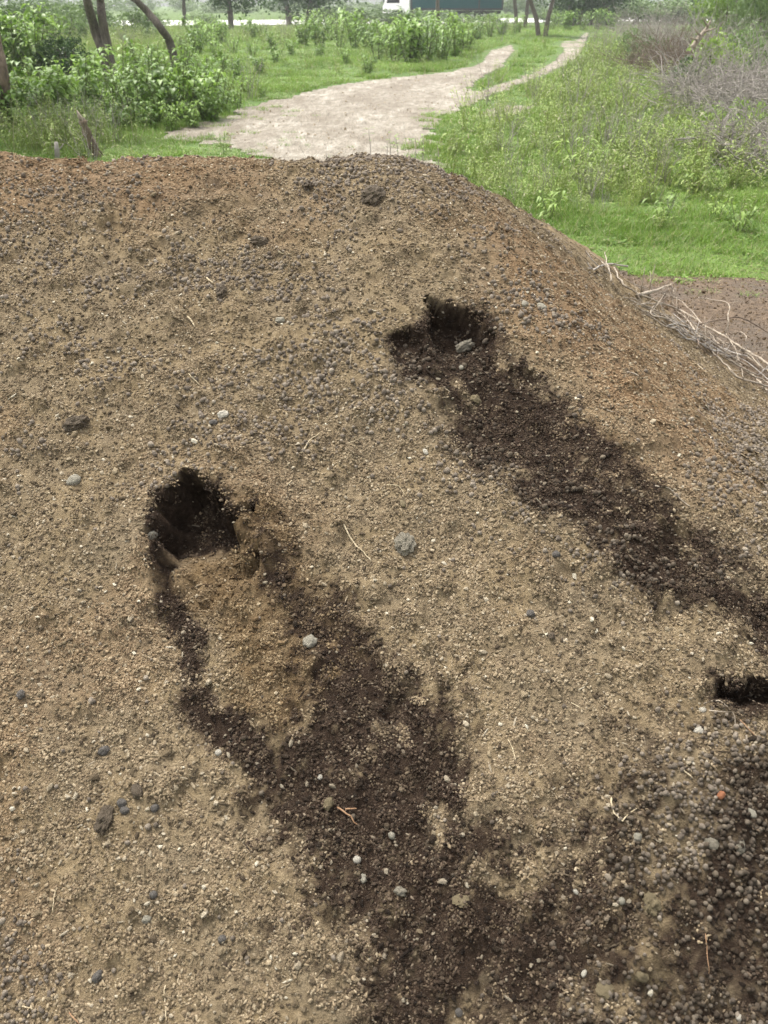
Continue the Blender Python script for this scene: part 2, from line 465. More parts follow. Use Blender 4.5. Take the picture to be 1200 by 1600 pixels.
    c = t.mix(t.ramp(n3, [(0.56, (0, 0, 0)), (0.70, (0.6, 0.6, 0.6))]), c, (0.12, 0.095, 0.065))
    t.bump(t.math('ADD', t.math('ADD', n2, n1), t.math('MULTIPLY', n3, 0.4)), 0.14); M['track'] = t.done(c, 0.9, 0.25)
    t = NT('bare_soil'); co = t.coord()
    n1 = t.noise(1.6, 5, 0.6, co); n2 = t.noise(22, 6, 0.7, co)
    c = t.ramp(n2, [(0.28, (0.052, 0.035, 0.022)), (0.55, (0.125, 0.088, 0.057)), (0.78, (0.225, 0.163, 0.108))])
    c = t.mix(t.ramp(n1, [(0.46, (0, 0, 0)), (0.62, (0.55, 0.55, 0.55))]), c, (0.088, 0.074, 0.06))
    t.bump(n2, 0.03); M['soil'] = t.done(c, 0.92, 0.25)
    t = NT('road_surface'); n = t.noise(1.2, 4)  # sky glare off the road is put into this pale colour
    M['road'] = t.done(t.ramp(n, [(0.3, (0.55, 0.53, 0.49)), (0.7, (0.74, 0.72, 0.68))]), 0.55, 0.5)
    # vegetation -------------------------------------------------------
    M['grass'] = leaf_material('grass_blade', (0.080, 0.160, 0.016), (0.235, 0.37, 0.055), 0.35, True, 0.5, (0.10, (0.32, 0.30, 0.14)))
    M['weed'] = leaf_material('weed_leaf', (0.13, 0.20, 0.03), (0.36, 0.44, 0.11), 0.35, True, 0.5, (0.12, (0.34, 0.31, 0.19)))
    M['leaf'] = leaf_material('broad_leaf', (0.085, 0.165, 0.022), (0.26, 0.40, 0.07), 0.35, False, 0.42)
    M['yleaf'] = leaf_material('yellow_green_leaf', (0.12, 0.20, 0.03), (0.27, 0.38, 0.08), 0.35, False, 0.45)
    M['tree_leaf'] = leaf_material('tree_leaf', (0.03, 0.065, 0.018), (0.085, 0.15, 0.04), 0.3, False, 0.5)
    M['pale_leaf'] = leaf_material('pale_bush_leaf', (0.07, 0.12, 0.035), (0.19, 0.27, 0.09), 0.3, False, 0.5)
    t = NT('green_stem'); M['stem'] = t.done((0.12, 0.15, 0.05), 0.6)
    t = NT('bark'); co = t.coord()
    mp = t.n('Mapping'); mp.inputs['Scale'].default_value = (1, 1, 0.18); t.l(co, mp.inputs[0])
    n = t.noise(22, 6, 0.7, mp.outputs[0]); t.bump(n, 0.03)
    M['bark'] = t.done(t.ramp(n, [(0.3, (0.055, 0.045, 0.036)), (0.7, (0.19, 0.16, 0.13))]), 0.92, 0.2)
    t = NT('brown_bark'); co = t.coord()
    mp = t.n('Mapping'); mp.inputs['Scale'].default_value = (1, 1, 0.2); t.l(co, mp.inputs[0])
    n = t.noise(18, 6, 0.7, mp.outputs[0]); t.bump(n, 0.03)
    M['brown_bark'] = t.done(t.ramp(n, [(0.3, (0.065, 0.048, 0.034)), (0.7, (0.24, 0.185, 0.13))]), 0.92, 0.2)
    # truck ------------------------------------------------------------
    def plain(name, col, rough, metal=0.0, spec=0.5):
        t = NT(name); n = t.noise(3, 5)
        c = t.mix(t.math('MULTIPLY', n, 0.25), col, tuple(v * 0.6 for v in col))
        t.b.inputs['Metallic'].default_value = metal
        M[name] = t.done(c, rough, spec)
    plain('white_paint', (0.8, 0.8, 0.78), 0.35)
    plain('teal_paint', (0.008, 0.062, 0.066), 0.6, 0, .2)
    plain('dark_frame', (0.02, 0.02, 0.022), 0.6)
    plain('rubber', (0.018, 0.018, 0.018), 0.85, 0, 0.2)
    plain('steel', (0.4, 0.4, 0.4), 0.4, 0.8)
    plain('dark_glass', (0.015, 0.018, 0.02), 0.06)
    plain('lamp_glass', (0.75, 0.72, 0.62), 0.1)
    return M
M = make_materials()

# ------------------------------------------------------------------ instanced stuff
def scatter(name, pts, rot, scl, protos, pick, mat_attrs, parent=None):
    me = bpy.data.meshes.new(name)
    me.vertices.add(len(pts)); me.vertices.foreach_set('co', np.asarray(pts, np.float32).ravel())
    attr(me, 'rot', rot, 'FLOAT_VECTOR'); attr(me, 'scl', scl, 'FLOAT_VECTOR'); attr(me, 'pick', pick, 'INT')
    for k, v in mat_attrs.items(): attr(me, k, v)
    o = obj(name, me, None, parent)
    g = bpy.data.node_groups.new(name, 'GeometryNodeTree')
    g.interface.new_socket('Geometry', in_out='INPUT', socket_type='NodeSocketGeometry')
    g.interface.new_socket('Geometry', in_out='OUTPUT', socket_type='NodeSocketGeometry')
    N, L = g.nodes, g.links
    gi, go = N.new('NodeGroupInput'), N.new('NodeGroupOutput')
    def named(nm, typ):
        n = N.new('GeometryNodeInputNamedAttribute'); n.data_type = typ; n.inputs[0].default_value = nm
        return n.outputs[0]
    r, s, p = named('rot', 'FLOAT_VECTOR'), named('scl', 'FLOAT_VECTOR'), named('pick', 'INT')
    e2r = N.new('FunctionNodeEulerToRotation'); L.new(r, e2r.inputs[0])
    jn = N.new('GeometryNodeJoinGeometry')
    for k, pr in enumerate(protos):
        oi = N.new('GeometryNodeObjectInfo'); oi.inputs['Object'].default_value = pr
        cmpn = N.new('FunctionNodeCompare'); cmpn.data_type = 'INT'; cmpn.operation = 'EQUAL'
        L.new(p, cmpn.inputs[2]); cmpn.inputs[3].default_value = k
        io = N.new('GeometryNodeInstanceOnPoints')
        L.new(gi.outputs[0], io.inputs['Points']); L.new(cmpn.outputs[0], io.inputs['Selection'])
        L.new(oi.outputs['Geometry'], io.inputs['Instance'])
        L.new(e2r.outputs[0], io.inputs['Rotation']); L.new(s, io.inputs['Scale'])
        L.new(io.outputs[0], jn.inputs[0])
    L.new(jn.outputs[0], go.inputs[0])
    md = o.modifiers.new('scatter', 'NODES'); md.node_group = g
    tag(o, kind='stuff')
    return o

def lump_mesh(name, sub, amp, seed, scale=(1, 1, 1), smooth=True, freq=1.6):
    from mathutils import noise as mn
    bm = bmesh.new(); bmesh.ops.create_icosphere(bm, subdivisions=sub, radius=1)
    off = Vector((seed * 3.7, seed * 1.3, seed * 7.1))
    for v in bm.verts:
        d = 1 + amp * mn.noise(v.co * freq + off) + amp * 0.5 * mn.noise(v.co * freq * 2.7 + off)
        v.co = Vector((v.co.x * scale[0], v.co.y * scale[1], v.co.z * scale[2])) * d
    me = bpy.data.meshes.new(name); bm.to_mesh(me); bm.free()
    me.polygons.foreach_set('use_smooth', np.full(len(me.polygons), smooth))
    return me

# ------------------------------------------------------------------ ground and its sheets
def axis(lo, hi, fine_lo, fine_hi, step, n_out):
    a = np.arange(fine_lo, fine_hi, step)
    l = fine_lo - (np.geomspace(step, fine_lo - lo + step, n_out) - step)[1:][::-1] if fine_lo > lo else np.array([])
    h = fine_hi + (np.geomspace(step, hi - fine_hi + step, n_out) - step)
    return np.concatenate([l, a, h])
def grid_faces(nx, ny):
    i = np.arange(nx - 1)[:, None] * ny + np.arange(ny - 1)[None]
    i = i.ravel()
    return np.stack([i, i + ny, i + ny + 1, i + 1], -1)

gx, gy = axis(-450, 450, -14, 14, 0.16, 40), axis(-60, 620, -3, 34, 0.16, 40)
X, Y = np.meshgrid(gx, gy, indexing='ij')
V = np.stack([X, Y, ground_z(X, Y)], -1).reshape(-1, 3)
tag(obj('ground', new_mesh('ground', V, grid_faces(len(gx), len(gy))), M['ground']), kind='structure')

def gp(pts): return [tuple(ground_at(*p)[:2]) for p in pts]
TRACK = gp([(250, 205), (330, 188), (400, 168), (470, 146), (560, 128), (650, 118), (705, 113), (748, 98), (766, 80), (800, 68), (806, 80), (786, 104),
            (752, 128), (742, 142), (790, 128), (840, 108), (868, 92), (880, 78), (872, 66), (900, 62), (915, 50), (922, 52), (916, 70), (906, 90), (860, 116), (815, 132),
            (760, 152), (735, 172), (690, 182), (682, 205), (690, 240), (690, 300), (380, 300), (385, 246), (360, 226), (300, 222), (250, 214)])
TRACK2 = gp([(735, 176), (780, 166), (830, 168), (835, 178), (770, 184), (735, 186)])
SOIL = gp([(880, 385), (940, 408), (1000, 422), (1080, 432), (1160, 430), (1240, 436), (1500, 440)]) + [(6.5, 2.0), (3.0, -2.0), (0.5, -2.5), (0.5, 3.0)]
ROAD = gp([(-300, 45.5), (120, 42.5), (430, 40), (760, 36.5), (1000, 34), (1500, 31), (1500, 25.2), (700, 30.0), (300, 32.5), (-300, 34)])

def track_d(x, y):
    w = fbm(x, y, 0.6, 3, 100) * 0.6 + fbm(x, y, 2.6, 4, 101) * 0.6
    far = np.clip(1.3 - np.hypot(x, y) / 30, 0.12, 1.0)
    return np.maximum(sdf(TRACK, x, y), sdf(TRACK2, x, y)) + w * 0.55 * far
def soil_d(x, y):
    return sdf(SOIL, x, y) + fbm(x, y, 1.3, 3, 102) * 0.3 + fbm(x, y, 5, 3, 103) * 0.2
def road_d(x, y):
    return sdf(ROAD, x, y) + fbm(x, y, 0.2, 3, 104) * 0.8

def sheet(name, fn, xa, ya, lift, mat):
    X, Y = np.meshgrid(xa, ya, indexing='ij')
    keep = fn(X, Y) > 0
    F = grid_faces(len(xa), len(ya))
    k = keep.ravel()
    F = F[k[F].all(1)]
    used = np.unique(F); mp = np.zeros(X.size, np.int64); mp[used] = np.arange(len(used))
    V = np.stack([X, Y, ground_z(X, Y) + lift], -1).reshape(-1, 3)[used]
    return tag(obj(name, new_mesh(name, V, mp[F]), mat), kind='structure')
sheet('dirt_track', track_d, np.arange(-6, 22, 0.10), np.concatenate([np.arange(6, 22, 0.08), np.arange(22, 75, 0.25)]), 0.012, M['track'])
sheet('bare_soil', soil_d, np.arange(0.5, 7, 0.05), np.arange(-2.4, 7.6, 0.05), 0.012, M['soil'])
sheet('road', road_d, np.arange(-90, 110, 1.0), np.arange(70, 150, 0.5), 0.05, M['road'])

# ------------------------------------------------------------------ the heap
hx, hy = axis(-5.4, 3.2, -1.75, 2.2, 0.0085, 60), axis(-1.3, 7.6, 0.35, 3.3, 0.0085, 70)
X, Y = np.meshgrid(hx, hy, indexing='ij')
mk = heap_masks(X, Y)
V = heap_surface(X, Y, mk).reshape(-1, 3)
heap_me = new_mesh('manure_heap', V, grid_faces(len(hx), len(hy)))
for k in ('wet_shade', 'fresh', 'red'):
    attr(heap_me, k, np.clip(mk[k], 0, 1).ravel())
heap = tag(obj('manure_heap', heap_me, M['heap']),
           'big brown heap of dried dung with two dark dug hollows', 'manure heap')

def heap_points(n, dens):
    x = rng.uniform(-2.3, 2.35, n); y = rng.uniform(-0.1, 4.4, n)
    # only where the surface can be seen from about here, thinner with distance
    dist = np.sqrt(x * x + y * y + 0.5)
    w = np.clip(1.75 / dist, 0.25, 1.0)
    zc = heap_base(x, y)
    ang = np.abs(x) / np.maximum(0.35, y * cp + (1.7 - zc) * sp)
    w = w * np.where(ang < 0.62, 1, np.where(x > 0, 0.6, 0.45)) * np.where(zc > 0.0, 1, 0.0) * np.where(y > 3.6, 0.35, 1)
    k = rng.random(n) < w
    x, y = x[k], y[k]
    m = heap_masks(x, y)
    k = rng.random(len(x)) < dens(m, x, y)
    x, y = x[k], y[k]; m = {q: v[k] for q, v in m.items()}
    P = heap_surface(x, y, m)
    e = 0.006
    dx = heap_surface(x + e, y) - P; dy = heap_surface(x, y + e) - P
    nn = np.cross(dx, dy); nn /= np.linalg.norm(nn, axis=1, keepdims=True) + 1e-9
    return x, y, m, P, nn

def patch_mesh(seed, n, rad):
    r = random.Random(seed); bm = bmesh.new()
    for i in range(n):
        a, q = r.uniform(0, 6.28), rad * r.random() ** .5
        s_ = rad * (.06 + .13 * r.random() ** 2)
        bmv = bmesh.ops.create_icosphere(bm, subdivisions=1, radius=1)['verts']
        mt = Matrix.Translation((q * math.cos(a), q * math.sin(a), s_ * .15)) @ Matrix.Rotation(r.uniform(0, 6.28), 4, 'Z') @ Matrix.Rotation(r.uniform(-.7, .7), 4, 'X') @ Matrix.Diagonal((s_ * r.uniform(.8, 1.7), s_ * r.uniform(.6, 1), s_ * r.uniform(.45, .8), 1))
        for v in bmv: v.co = mt @ (v.co * r.uniform(.72, 1.2))
    me = bpy.data.meshes.new('crumb_patch'); bm.to_mesh(me); bm.free()
    return me
pa = [obj('crumb_patch', patch_mesh(i, 30, .014), M['crumb_patch'], None, False) for i in range(6)]
def lay(nn, n):
    # euler angles laying z along the normal, with a random turn
    out = np.zeros((n, 3)); turn = rng.uniform(0, 6.28, n)
    Z = Vector((0, 0, 1))
    for i in range(n):
        q = Vector(nn[i]).to_track_quat('Z', 'Y'); e = (q @ Matrix.Rotation(turn[i], 3, 'Z').to_quaternion()).to_euler(); out[i] = e
    return out
x, y, m, P, nn = heap_points(150000, lambda m, x, y: np.clip(.62 + .55 * fbm(x, y, 5, 3, 150) - .35 * m['dense'], .12, .95))
n = len(x)
sz = rng.uniform(.75, 1.35, n)
scatter('fine_crumbs', P, lay(nn, n), np.repeat(sz[:, None], 3, 1), pa, rng.integers(0, 6, n),
        {'tint': np.clip(rng.normal(.5, .18, n), 0, 1), 'wet_shade': np.clip(m['wet_shade'] + rng.normal(0, .16, n) - .5 * (rng.random(n) > .93), 0, 1), 'fresh': np.clip(m['fresh'], 0, 1), 'red': m['red']}, heap)
print('patches', n)
# crumbs
cr = [obj('crumb', lump_mesh('crumb', 1, 0.55, i, s, False, 1.3), M['crumb'], None, False)
      for i, s in enumerate([(1, 0.8, 0.5), (1.1, 0.7, 0.6), (0.9, 0.9, 0.45), (2.6, 0.34, 0.28)])]
x, y, m, P, nn = heap_points(330000, lambda m, x, y: np.clip(0.75 - 0.25 * m['pell'], 0.1, 1))
n = len(x)
size = 0.0022 + 0.0036 * rng.random(n) ** 2.2 + 0.004 * (rng.random(n) > 0.985)
pick = rng.choice(4, n, p=[0.32, 0.3, 0.3, 0.08])
wet_shade = np.clip(m['wet_shade'] + rng.normal(0, 0.10, n), 0, 1)
scatter('loose_crumbs', P + nn * size[:, None] * 0.25, rng.uniform(-0.6, 0.6, (n, 3)) + np.stack([np.zeros(n), np.zeros(n), rng.uniform(0, 6.28, n)], -1),
        np.repeat(size[:, None], 3, 1), cr, pick, {'tint': np.clip(rng.beta(1.6, 1.8, n) + 0.3 * (rng.random(n) > 0.95), 0, 1), 'wet_shade': wet_shade, 'fresh': np.clip(m['fresh'], 0, 1)}, heap)
print('crumbs', n)
# pellets
pe = [obj('pellet', lump_mesh('pellet', 2, 0.24, 20 + i, s, True, 1.5), M['pellet'], None, False)
      for i, s in enumerate([(1.25, 1, 0.95), (1.1, 1, 0.9), (1.4, 0.95, 0.9), (1.0, 0.95, 0.9)])]
x, y, m, P, nn = heap_points(400000, lambda m, x, y: np.clip(m['pell'] ** 1.3 * (0.45 + 0.75 * m['dense']) + 0.006, 0, 1) * (1 - 0.9 * (m['h1'] > 0)) * (1 - 0.55 * m['fresh']))
n = len(x)
size = (rng.normal(1, .24, n).clip(.5, 1.7)) * (0.0033 + 0.0009 * sstep(.9, 2.0, y))
wet_shade = np.clip(m['wet_shade'] * 1.0 + rng.normal(0, 0.12, n) - 0.35 * (rng.random(n) > 0.8), 0, 1)
scatter('dung_pellets', P + nn * (size * rng.uniform(0.0, 0.95, n))[:, None], rng.uniform(0, 6.28, (n, 3)),
        np.repeat(size[:, None], 3, 1), pe, rng.integers(0, 4, n), {'tint': rng.beta(2.2, 2.2, n), 'wet_shade': wet_shade}, heap)
print('pellets', n)


# loose lumps on the bare soil at the heap's foot
x = rng.uniform(1.0, 5.5, 26000); y = rng.uniform(2.5, 7.2, 26000)
k = (soil_d(x, y) > .03) & (heap_base(x, y) < 0.0)
x, y = x[k], y[k]; n = len(x)
size = 0.0035 + 0.007 * rng.random(n) ** 3 + 0.012 * (rng.random(n) > .993)
scatter('soil_crumbs', np.stack([x, y, ground_z(x, y) + .012 + size * .2], -1), rng.uniform(0, 6.28, (n, 3)), np.repeat(size[:, None], 3, 1), cr, rng.integers(0, 4, n),
        {'tint': np.clip(rng.beta(1.6, 2.2, n), 0, 1) * .9, 'wet_shade': np.clip(.12 + .5 * fbm(x, y, 2.0, 3, 140), 0, 1), 'fresh': np.full(n, .45)}, bpy.data.objects['bare_soil'])

# clods and stones loose on the track
x = rng.uniform(-5, 8, 9000); y = rng.uniform(8, 26, 9000)
k = track_d(x, y) > .05
x, y = x[k], y[k]; n = len(x)
k = rng.random(n) < .45; x, y = x[k], y[k]; n = len(x)
size = 0.006 + 0.022 * rng.random(n) ** 5
scatter('track_clods', np.stack([x, y, ground_z(x, y) + .012 + size * .2], -1), rng.uniform(0, 6.28, (n, 3)), np.repeat(size[:, None], 3, 1), cr, rng.integers(0, 3, n),
        {'tint': np.clip(rng.beta(2, 2, n) * .5 + .45, 0, 1), 'wet_shade': np.zeros(n), 'fresh': np.zeros(n)}, bpy.data.objects['dirt_track'])

# ------------------------------------------------------------------ stones, clods and straw lying on the heap
def surf(px, py):
    """point and normal of the finished heap surface seen through a photo pixel"""
    p = on_heap(px, py)
    x = np.array([p[0], p[0] + 0.01, p[0]]); y = np.array([p[1], p[1], p[1] + 0.01])
    q = heap_surface(x, y)
    nn = np.cross(q[1] - q[0], q[2] - q[0]); nn /= np.linalg.norm(nn)
    return q[0], nn, float(np.linalg.norm(q[0] - EYE))

def lump(name, px, py, wpx, mat, label, cat, asp=(1.0, 0.8, 0.6), amp=0.45, group=None, smooth=False, sub=3, rz=None, freq=1.4, sink=0.55):
    p, nn, dist = surf(px, py)
    r = wpx / 2 * dist / FPX * 0.85; amp *= .8
    seed = int(px * 7 + py * 3) % 97
    me = lump_mesh(name, sub, amp, seed, asp, smooth, freq)
    o = obj(name, me, M[mat])
    o.location = Vector(p) + Vector(nn) * (r * asp[2] * (1 - sink))
    o.rotation_mode = 'XYZ'
    q = Vector(nn).to_track_quat('Z', 'Y') @ Matrix.Rotation(rz if rz is not None else random.uniform(0, 6.28), 3, 'Z').to_quaternion()
    o.rotation_euler = q.to_euler()
    o.scale = (r, r, r)
    return tag(o, label, cat, group)

lump('clod', 633, 848, 42, 'crusty_clod', 'pale grey crusty clod between the two dark slides', 'clod', (1, .85, .6), .5, sub=4, freq=2.2)
lump('stone', 485, 991, 27, 'pale_stone', 'pale grey-green stone on the dark soil below the left hollow', 'stone', (1, .9, .7), .4)
lump('stone', 112, 735, 27, 'pale_stone', 'flat whitish stone on the left flank beside the left hollow', 'stone', (1, .8, .5), .25, smooth=True)
lump('stone', 348, 648, 20, 'white_stone', 'small white stone above the left hollow with a pit under it', 'stone', (1, .8, .6), .4)
lump('stone', 333, 659, 15, 'grey_stone', 'grey pebble tucked beside the small white stone above the left hollow', 'pebble', (1, .8, .6), .3)
lump('clod', 738, 536, 36, 'crusty_clod', 'pale tan clod lodged inside the upper right dark hollow', 'clod', (1, .6, .5), .5, rz=2.8, sub=4, freq=2.0, sink=-.6)
lump('clod', 742, 622, 22, 'yellow_clod', 'yellowish clod on the dark slide just below the upper right hollow', 'clod', (1, .8, .6), .5)
lump('pebble', 437, 497, 17, 'pale_stone', 'pale pebble on the upper slope left of the upper right hollow', 'pebble', (1, .8, .6), .35)
lump('pebble', 722, 578, 13, 'pale_stone', 'pale pebble beneath the clod in the upper right hollow', 'pebble', (1, .8, .7), .2, smooth=True)
lump('pebble', 665, 706, 15, 'white_stone', 'thin whitish oval pebble at the left edge of the right dark slide', 'pebble', (1, .55, .4), .15, smooth=True, rz=2.4)
lump('pebble', 629, 790, 18, 'yellow_clod', 'tan oval pebble just above the pale crusty clod', 'pebble', (1, .6, .4), .15, smooth=True, rz=1.7)
lump('stone', 160, 1160, 20, 'grey_stone', 'dark blue-grey stone on the lower left slope', 'stone', (1, .8, .7), .3)
lump('stone', 190, 1252, 18, 'grey_stone', 'upper of two dark bluish stones touching on the lower left slope', 'stone', (1, .8, .7), .3)
lump('stone', 195, 1264, 16, 'grey_stone', 'lower of two dark bluish stones touching on the lower left slope', 'stone', (1, .8, .7), .3)
lump('pebble', 242, 1259, 15, 'grey_stone', 'lone grey pebble right of the two touching bluish stones', 'pebble', (1, .9, .8), .2, smooth=True)
lump('clod', 216, 1239, 28, 'brown_clod', 'flat brown clod just above the lone grey pebble', 'clod', (1, .7, .5), .4)
lump('clod', 165, 1276, 46, 'brown_clod', 'wide low brown clod left of the two touching bluish stones', 'clod', (1, .6, .45), .5, sub=4, freq=2.2)
lump('stone', 31, 1081, 17, 'grey_stone', 'grey stone at the left edge of the heap', 'stone', (1, .8, .7), .3)
lump('stone', 149, 1511, 20, 'grey_stone', 'purplish grey stone near the bottom left corner', 'stone', (1, .7, .6), .3)
lump('pebble', 348, 1468, 15, 'grey_stone', 'round grey pebble left of the lower dark patch', 'pebble', (1, .9, .8), .15, smooth=True)
lump('pebble', 239, 1391, 14, 'grey_stone', 'round grey pebble on the plain lower left slope', 'pebble', (1, .9, .8), .15, smooth=True)
lump('pebble', 228, 1425, 17, 'pale_stone', 'pale clod over a small shadowed pit on the lower left slope', 'pebble', (1, .7, .6), .4)
lump('pebble', 557, 1336, 14, 'white_stone', 'round white pebble on the lower dark patch', 'pebble', (1, .95, .9), .08, smooth=True)
lump('pebble', 568, 1368, 16, 'pale_stone', 'pointed pale pebble just below the round white one', 'pebble', (.7, 1, .6), .35)
lump('clod', 625, 1393, 20, 'crusty_clod', 'pale knobby clod in the middle of the lower dark patch', 'clod', (.8, 1, .7), .5)
lump('pebble', 612, 1303, 13, 'pale_stone', 'small bluish white pebble on the lower dark patch', 'pebble', (1, .9, .8), .2, smooth=True)
lump('pebble', 500, 1213, 10, 'white_stone', 'tiny white pebble above the forked reddish twig', 'pebble', (1, .9, .8), .2, smooth=True)
lump('pebble', 341, 1168, 13, 'white_stone', 'round whitish pebble on the dark streak at left', 'pebble', (1, .9, .8), .15, smooth=True)
lump('clod', 512, 1256, 24, 'yellow_clod', 'tan clod at the blunt end of the forked reddish twig', 'clod', (1, .7, .5), .5)
lump('pebble', 718, 1570, 13, 'grey_stone', 'grey pebble at the bottom edge below the dark patch', 'pebble', (1, .9, .8), .2, smooth=True)
lump('clod', 720, 1410, 26, 'yellow_clod', 'yellowish flat clod right of the knobby pale clod', 'clod', (1, 1, .25), .5, sub=4, freq=2.4, sink=.7)
lump('pebble', 912, 1525, 13, 'white_stone', 'smooth white oval pebble on dark soil near the bottom', 'pebble', (.6, 1, .5), .06, smooth=True, rz=.2)
lump('pebble', 968, 1419, 12, 'pale_stone', 'round pale pebble among pellets in the lower right', 'pebble', (1, .95, .9), .08, smooth=True)
lump('pebble', 992, 1325, 15, 'pale_stone', 'rough pale pebble below the forked straw', 'pebble', (1, .9, .7), .4)
lump('pebble', 1120, 1262, 17, 'red_pebble', 'orange-red pebble among the grey pellets', 'pebble', (1, .7, .6), .2, smooth=True, rz=0.2)
lump('pebble', 1096, 1120, 13, 'white_stone', 'white pebble beside the forked pale twig at right', 'pebble', (1, .8, .7), .3)
lump('chip', 1088, 1156, 19, 'white_stone', 'sharp white chip below the dark hollow at the right edge', 'chip', (1, .6, .35), .55, rz=.6)
lump('pebble', 1170, 1284, 18, 'pale_stone', 'pale flat pebble among pellets right of the orange-red pebble', 'pebble', (1, .7, .4), .3)
lump('clod', 1107, 1332, 24, 'crusty_clod', 'pale broken clod among the grey pellets at lower right', 'clod', (1, .7, .4), .55)
lump('clod', 1151, 1340, 22, 'crusty_clod', 'pale clod nearest the right edge among the grey pellets', 'clod', (1, .7, .4), .55)
lump('clod', 1015, 1422, 32, 'yellow_clod', 'tall yellowish clod standing among pellets at lower right', 'clod', (.8, 1, .6), .55, sub=4, freq=2.0)
lump('clod', 999, 1534, 22, 'yellow_clod', 'small yellowish clod left of the bottom right corner', 'clod', (.7, 1, .5), .5)
lump('clod', 944, 1553, 28, 'yellow_clod', 'flat yellowish clod close beside the smooth white oval pebble', 'clod', (.8, 1, .3), .5, sink=.6)
lump('chip', 899, 1395, 10, 'white_stone', 'tiny white chip on dark soil left of the tall yellowish clod', 'chip', (1, .7, .4), .4)
lump('pebble', 1154, 1594, 10, 'white_stone', 'tiny round white pebble at the bottom right edge', 'pebble', (1, .95, .9), .08, smooth=True)
lump('stone', 228, 832, 26, 'pale_stone', 'pinkish pale stone sticking out of the rim of the left hollow', 'stone', (1, .6, .5), .4, rz=2.9)
lump('clod', 118, 652, 44, 'brown_clod', 'dark brown clod on the upper left flank', 'clod', (1, .6, .5), .5, sub=4, freq=2.2)
lump('clod', 405, 372, 30, 'brown_clod', 'brown clod with a dark hollow near the crest', 'clod', (1, .6, .5), .5, sub=4, freq=2.2)
lump('clod', 345, 447, 30, 'brown_clod', 'dark brown clod below the pale straw chip', 'clod', (1, .6, .5), .5, sub=4, freq=2.2)
lump('clod', 480, 285, 24, 'brown_clod', 'brown clod left of the blackish lump on the crest', 'clod', (1, .7, .6), .5, sub=4, freq=2.2)
lump('clod', 582, 310, 44, 'brown_clod', 'blackish brown lump on the crest in front of the track', 'clod', (.9, .9, .5), .5, sub=4, freq=2.2)
lump('stone', 845, 486, 18, 'pale_stone', 'larger pale stone in the grey patch right of the upper hollow', 'stone', (1, .8, .6), .4)
lump('stone', 818, 488, 15, 'pale_stone', 'smaller pale stone in the grey patch right of the upper hollow', 'stone', (1, .8, .6), .4)
lump('pebble', 867, 880, 15, 'grey_stone', 'grey pebble at the lower rim of the right dark slide', 'pebble', (1, .9, .8), .2)
lump('pebble', 828, 968, 16, 'grey_stone', 'dark grey pebble alone on the tan slope at right', 'pebble', (1, .9, .8), .3)
lump('pebble', 860, 1008, 15, 'brown_clod', 'brown pebble just below the dark grey one', 'pebble', (1, .8, .7), .3)

def straw(pts, rad, mat, label, cat='straw', name='straw', lift=0.002, group=None, forks=()):
    mb = MB()
    def path(pp):
        q = []
        for (px, py) in pp:
            p, nn, d = surf(px, py); q.append(Vector(p) + Vector(nn) * (lift + rad))
        return smooth_path(q, 3)
    rad *= .8; P = path(pts); n = len(P)
    P = [p + Vector((random.uniform(-1, 1), random.uniform(-1, 1), random.uniform(-1, 1))) * rad * .8 for p in P]
    mb.tube(P, [rad * random.uniform(.75, 1.2) * (1 - 0.45 * i / n) for i in range(n)], 5, True, 0.1)
    for f in forks:
        P = path(f); n = len(P)
        mb.tube(P, [rad * 0.8 * (1 - 0.5 * i / n) for i in range(n)], 5, True, 0.1)
    return tag(obj(name, mb.mesh(name), M[mat]), label, cat, group)
straw([(536, 822), (552, 843), (568, 858), (581, 873)], .0024, 'straw', 'long curved pale straw left of the pale crusty clod')
straw([(473, 703), (484, 688), (501, 674)], .0022, 'straw', 'short pale straw in the middle of the slope above the pale clod')
straw([(482, 632), (494, 634), (498, 651)], .0015, 'straw', 'bent pale straw above the middle of the slope')
straw([(470, 624), (488, 612)], .0014, 'straw', 'tiny straight straw left of the bent one mid slope')
straw([(524, 612), (527, 634), (524, 646)], .0013, 'straw', 'thin upright straw among pellets left of the right slide')
straw([(448, 756), (456, 746)], .0016, 'straw', 'tiny pale straw above the right side of the left hollow')
straw([(520, 686), (546, 689), (566, 682)], .0015, 'straw', 'thin wavy tan root lying in the middle of the slope')
straw([(296, 580), (312, 598)], .0018, 'straw', 'pale straw on the upper left slope')
straw([(322, 421), (332, 432)], .0034, 'straw', 'thick whitish straw chip near the crest')
straw([(434, 388), (456, 385)], .0032, 'straw', 'whitish straw chip lying level near the crest at centre')
straw([(293, 484), (302, 495)], .0034, 'straw', 'whitish straw chip on the upper slope left of the pale pebble')
straw([(605, 760), (622, 764), (634, 778)], .0013, 'straw', 'hooked thin straw above the tan oval pebble')
straw([(528, 1258), (542, 1268), (556, 1286)], .0022, 'reddish_twig', 'forked reddish twig on the lower dark patch', 'twig', 'twig', forks=[[(540, 1264), (556, 1263)]])
straw([(86, 1372), (80, 1388), (80, 1412)], .0013, 'straw', 'thin curved straw near the left bottom edge')
straw([(256, 1531), (257, 1560), (260, 1588)], .0015, 'straw', 'thin upright straw at the bottom left of the heap')
straw([(28, 1552), (48, 1557)], .0012, 'straw', 'tiny straw by the pellets in the bottom left corner')
straw([(102, 1566), (120, 1586)], .0014, 'reddish_twig', 'thin brown twig near the bottom left corner', 'twig', 'twig')
straw([(1022, 774), (1042, 782), (1060, 792), (1074, 806)], .0019, 'dead_wood', 'curved pale twig on the upper rim of the right dark slide', 'twig', 'twig')
straw([(940, 650), (952, 659), (963, 668)], .0018, 'dead_wood', 'short straight twig above the right dark slide', 'twig', 'twig')
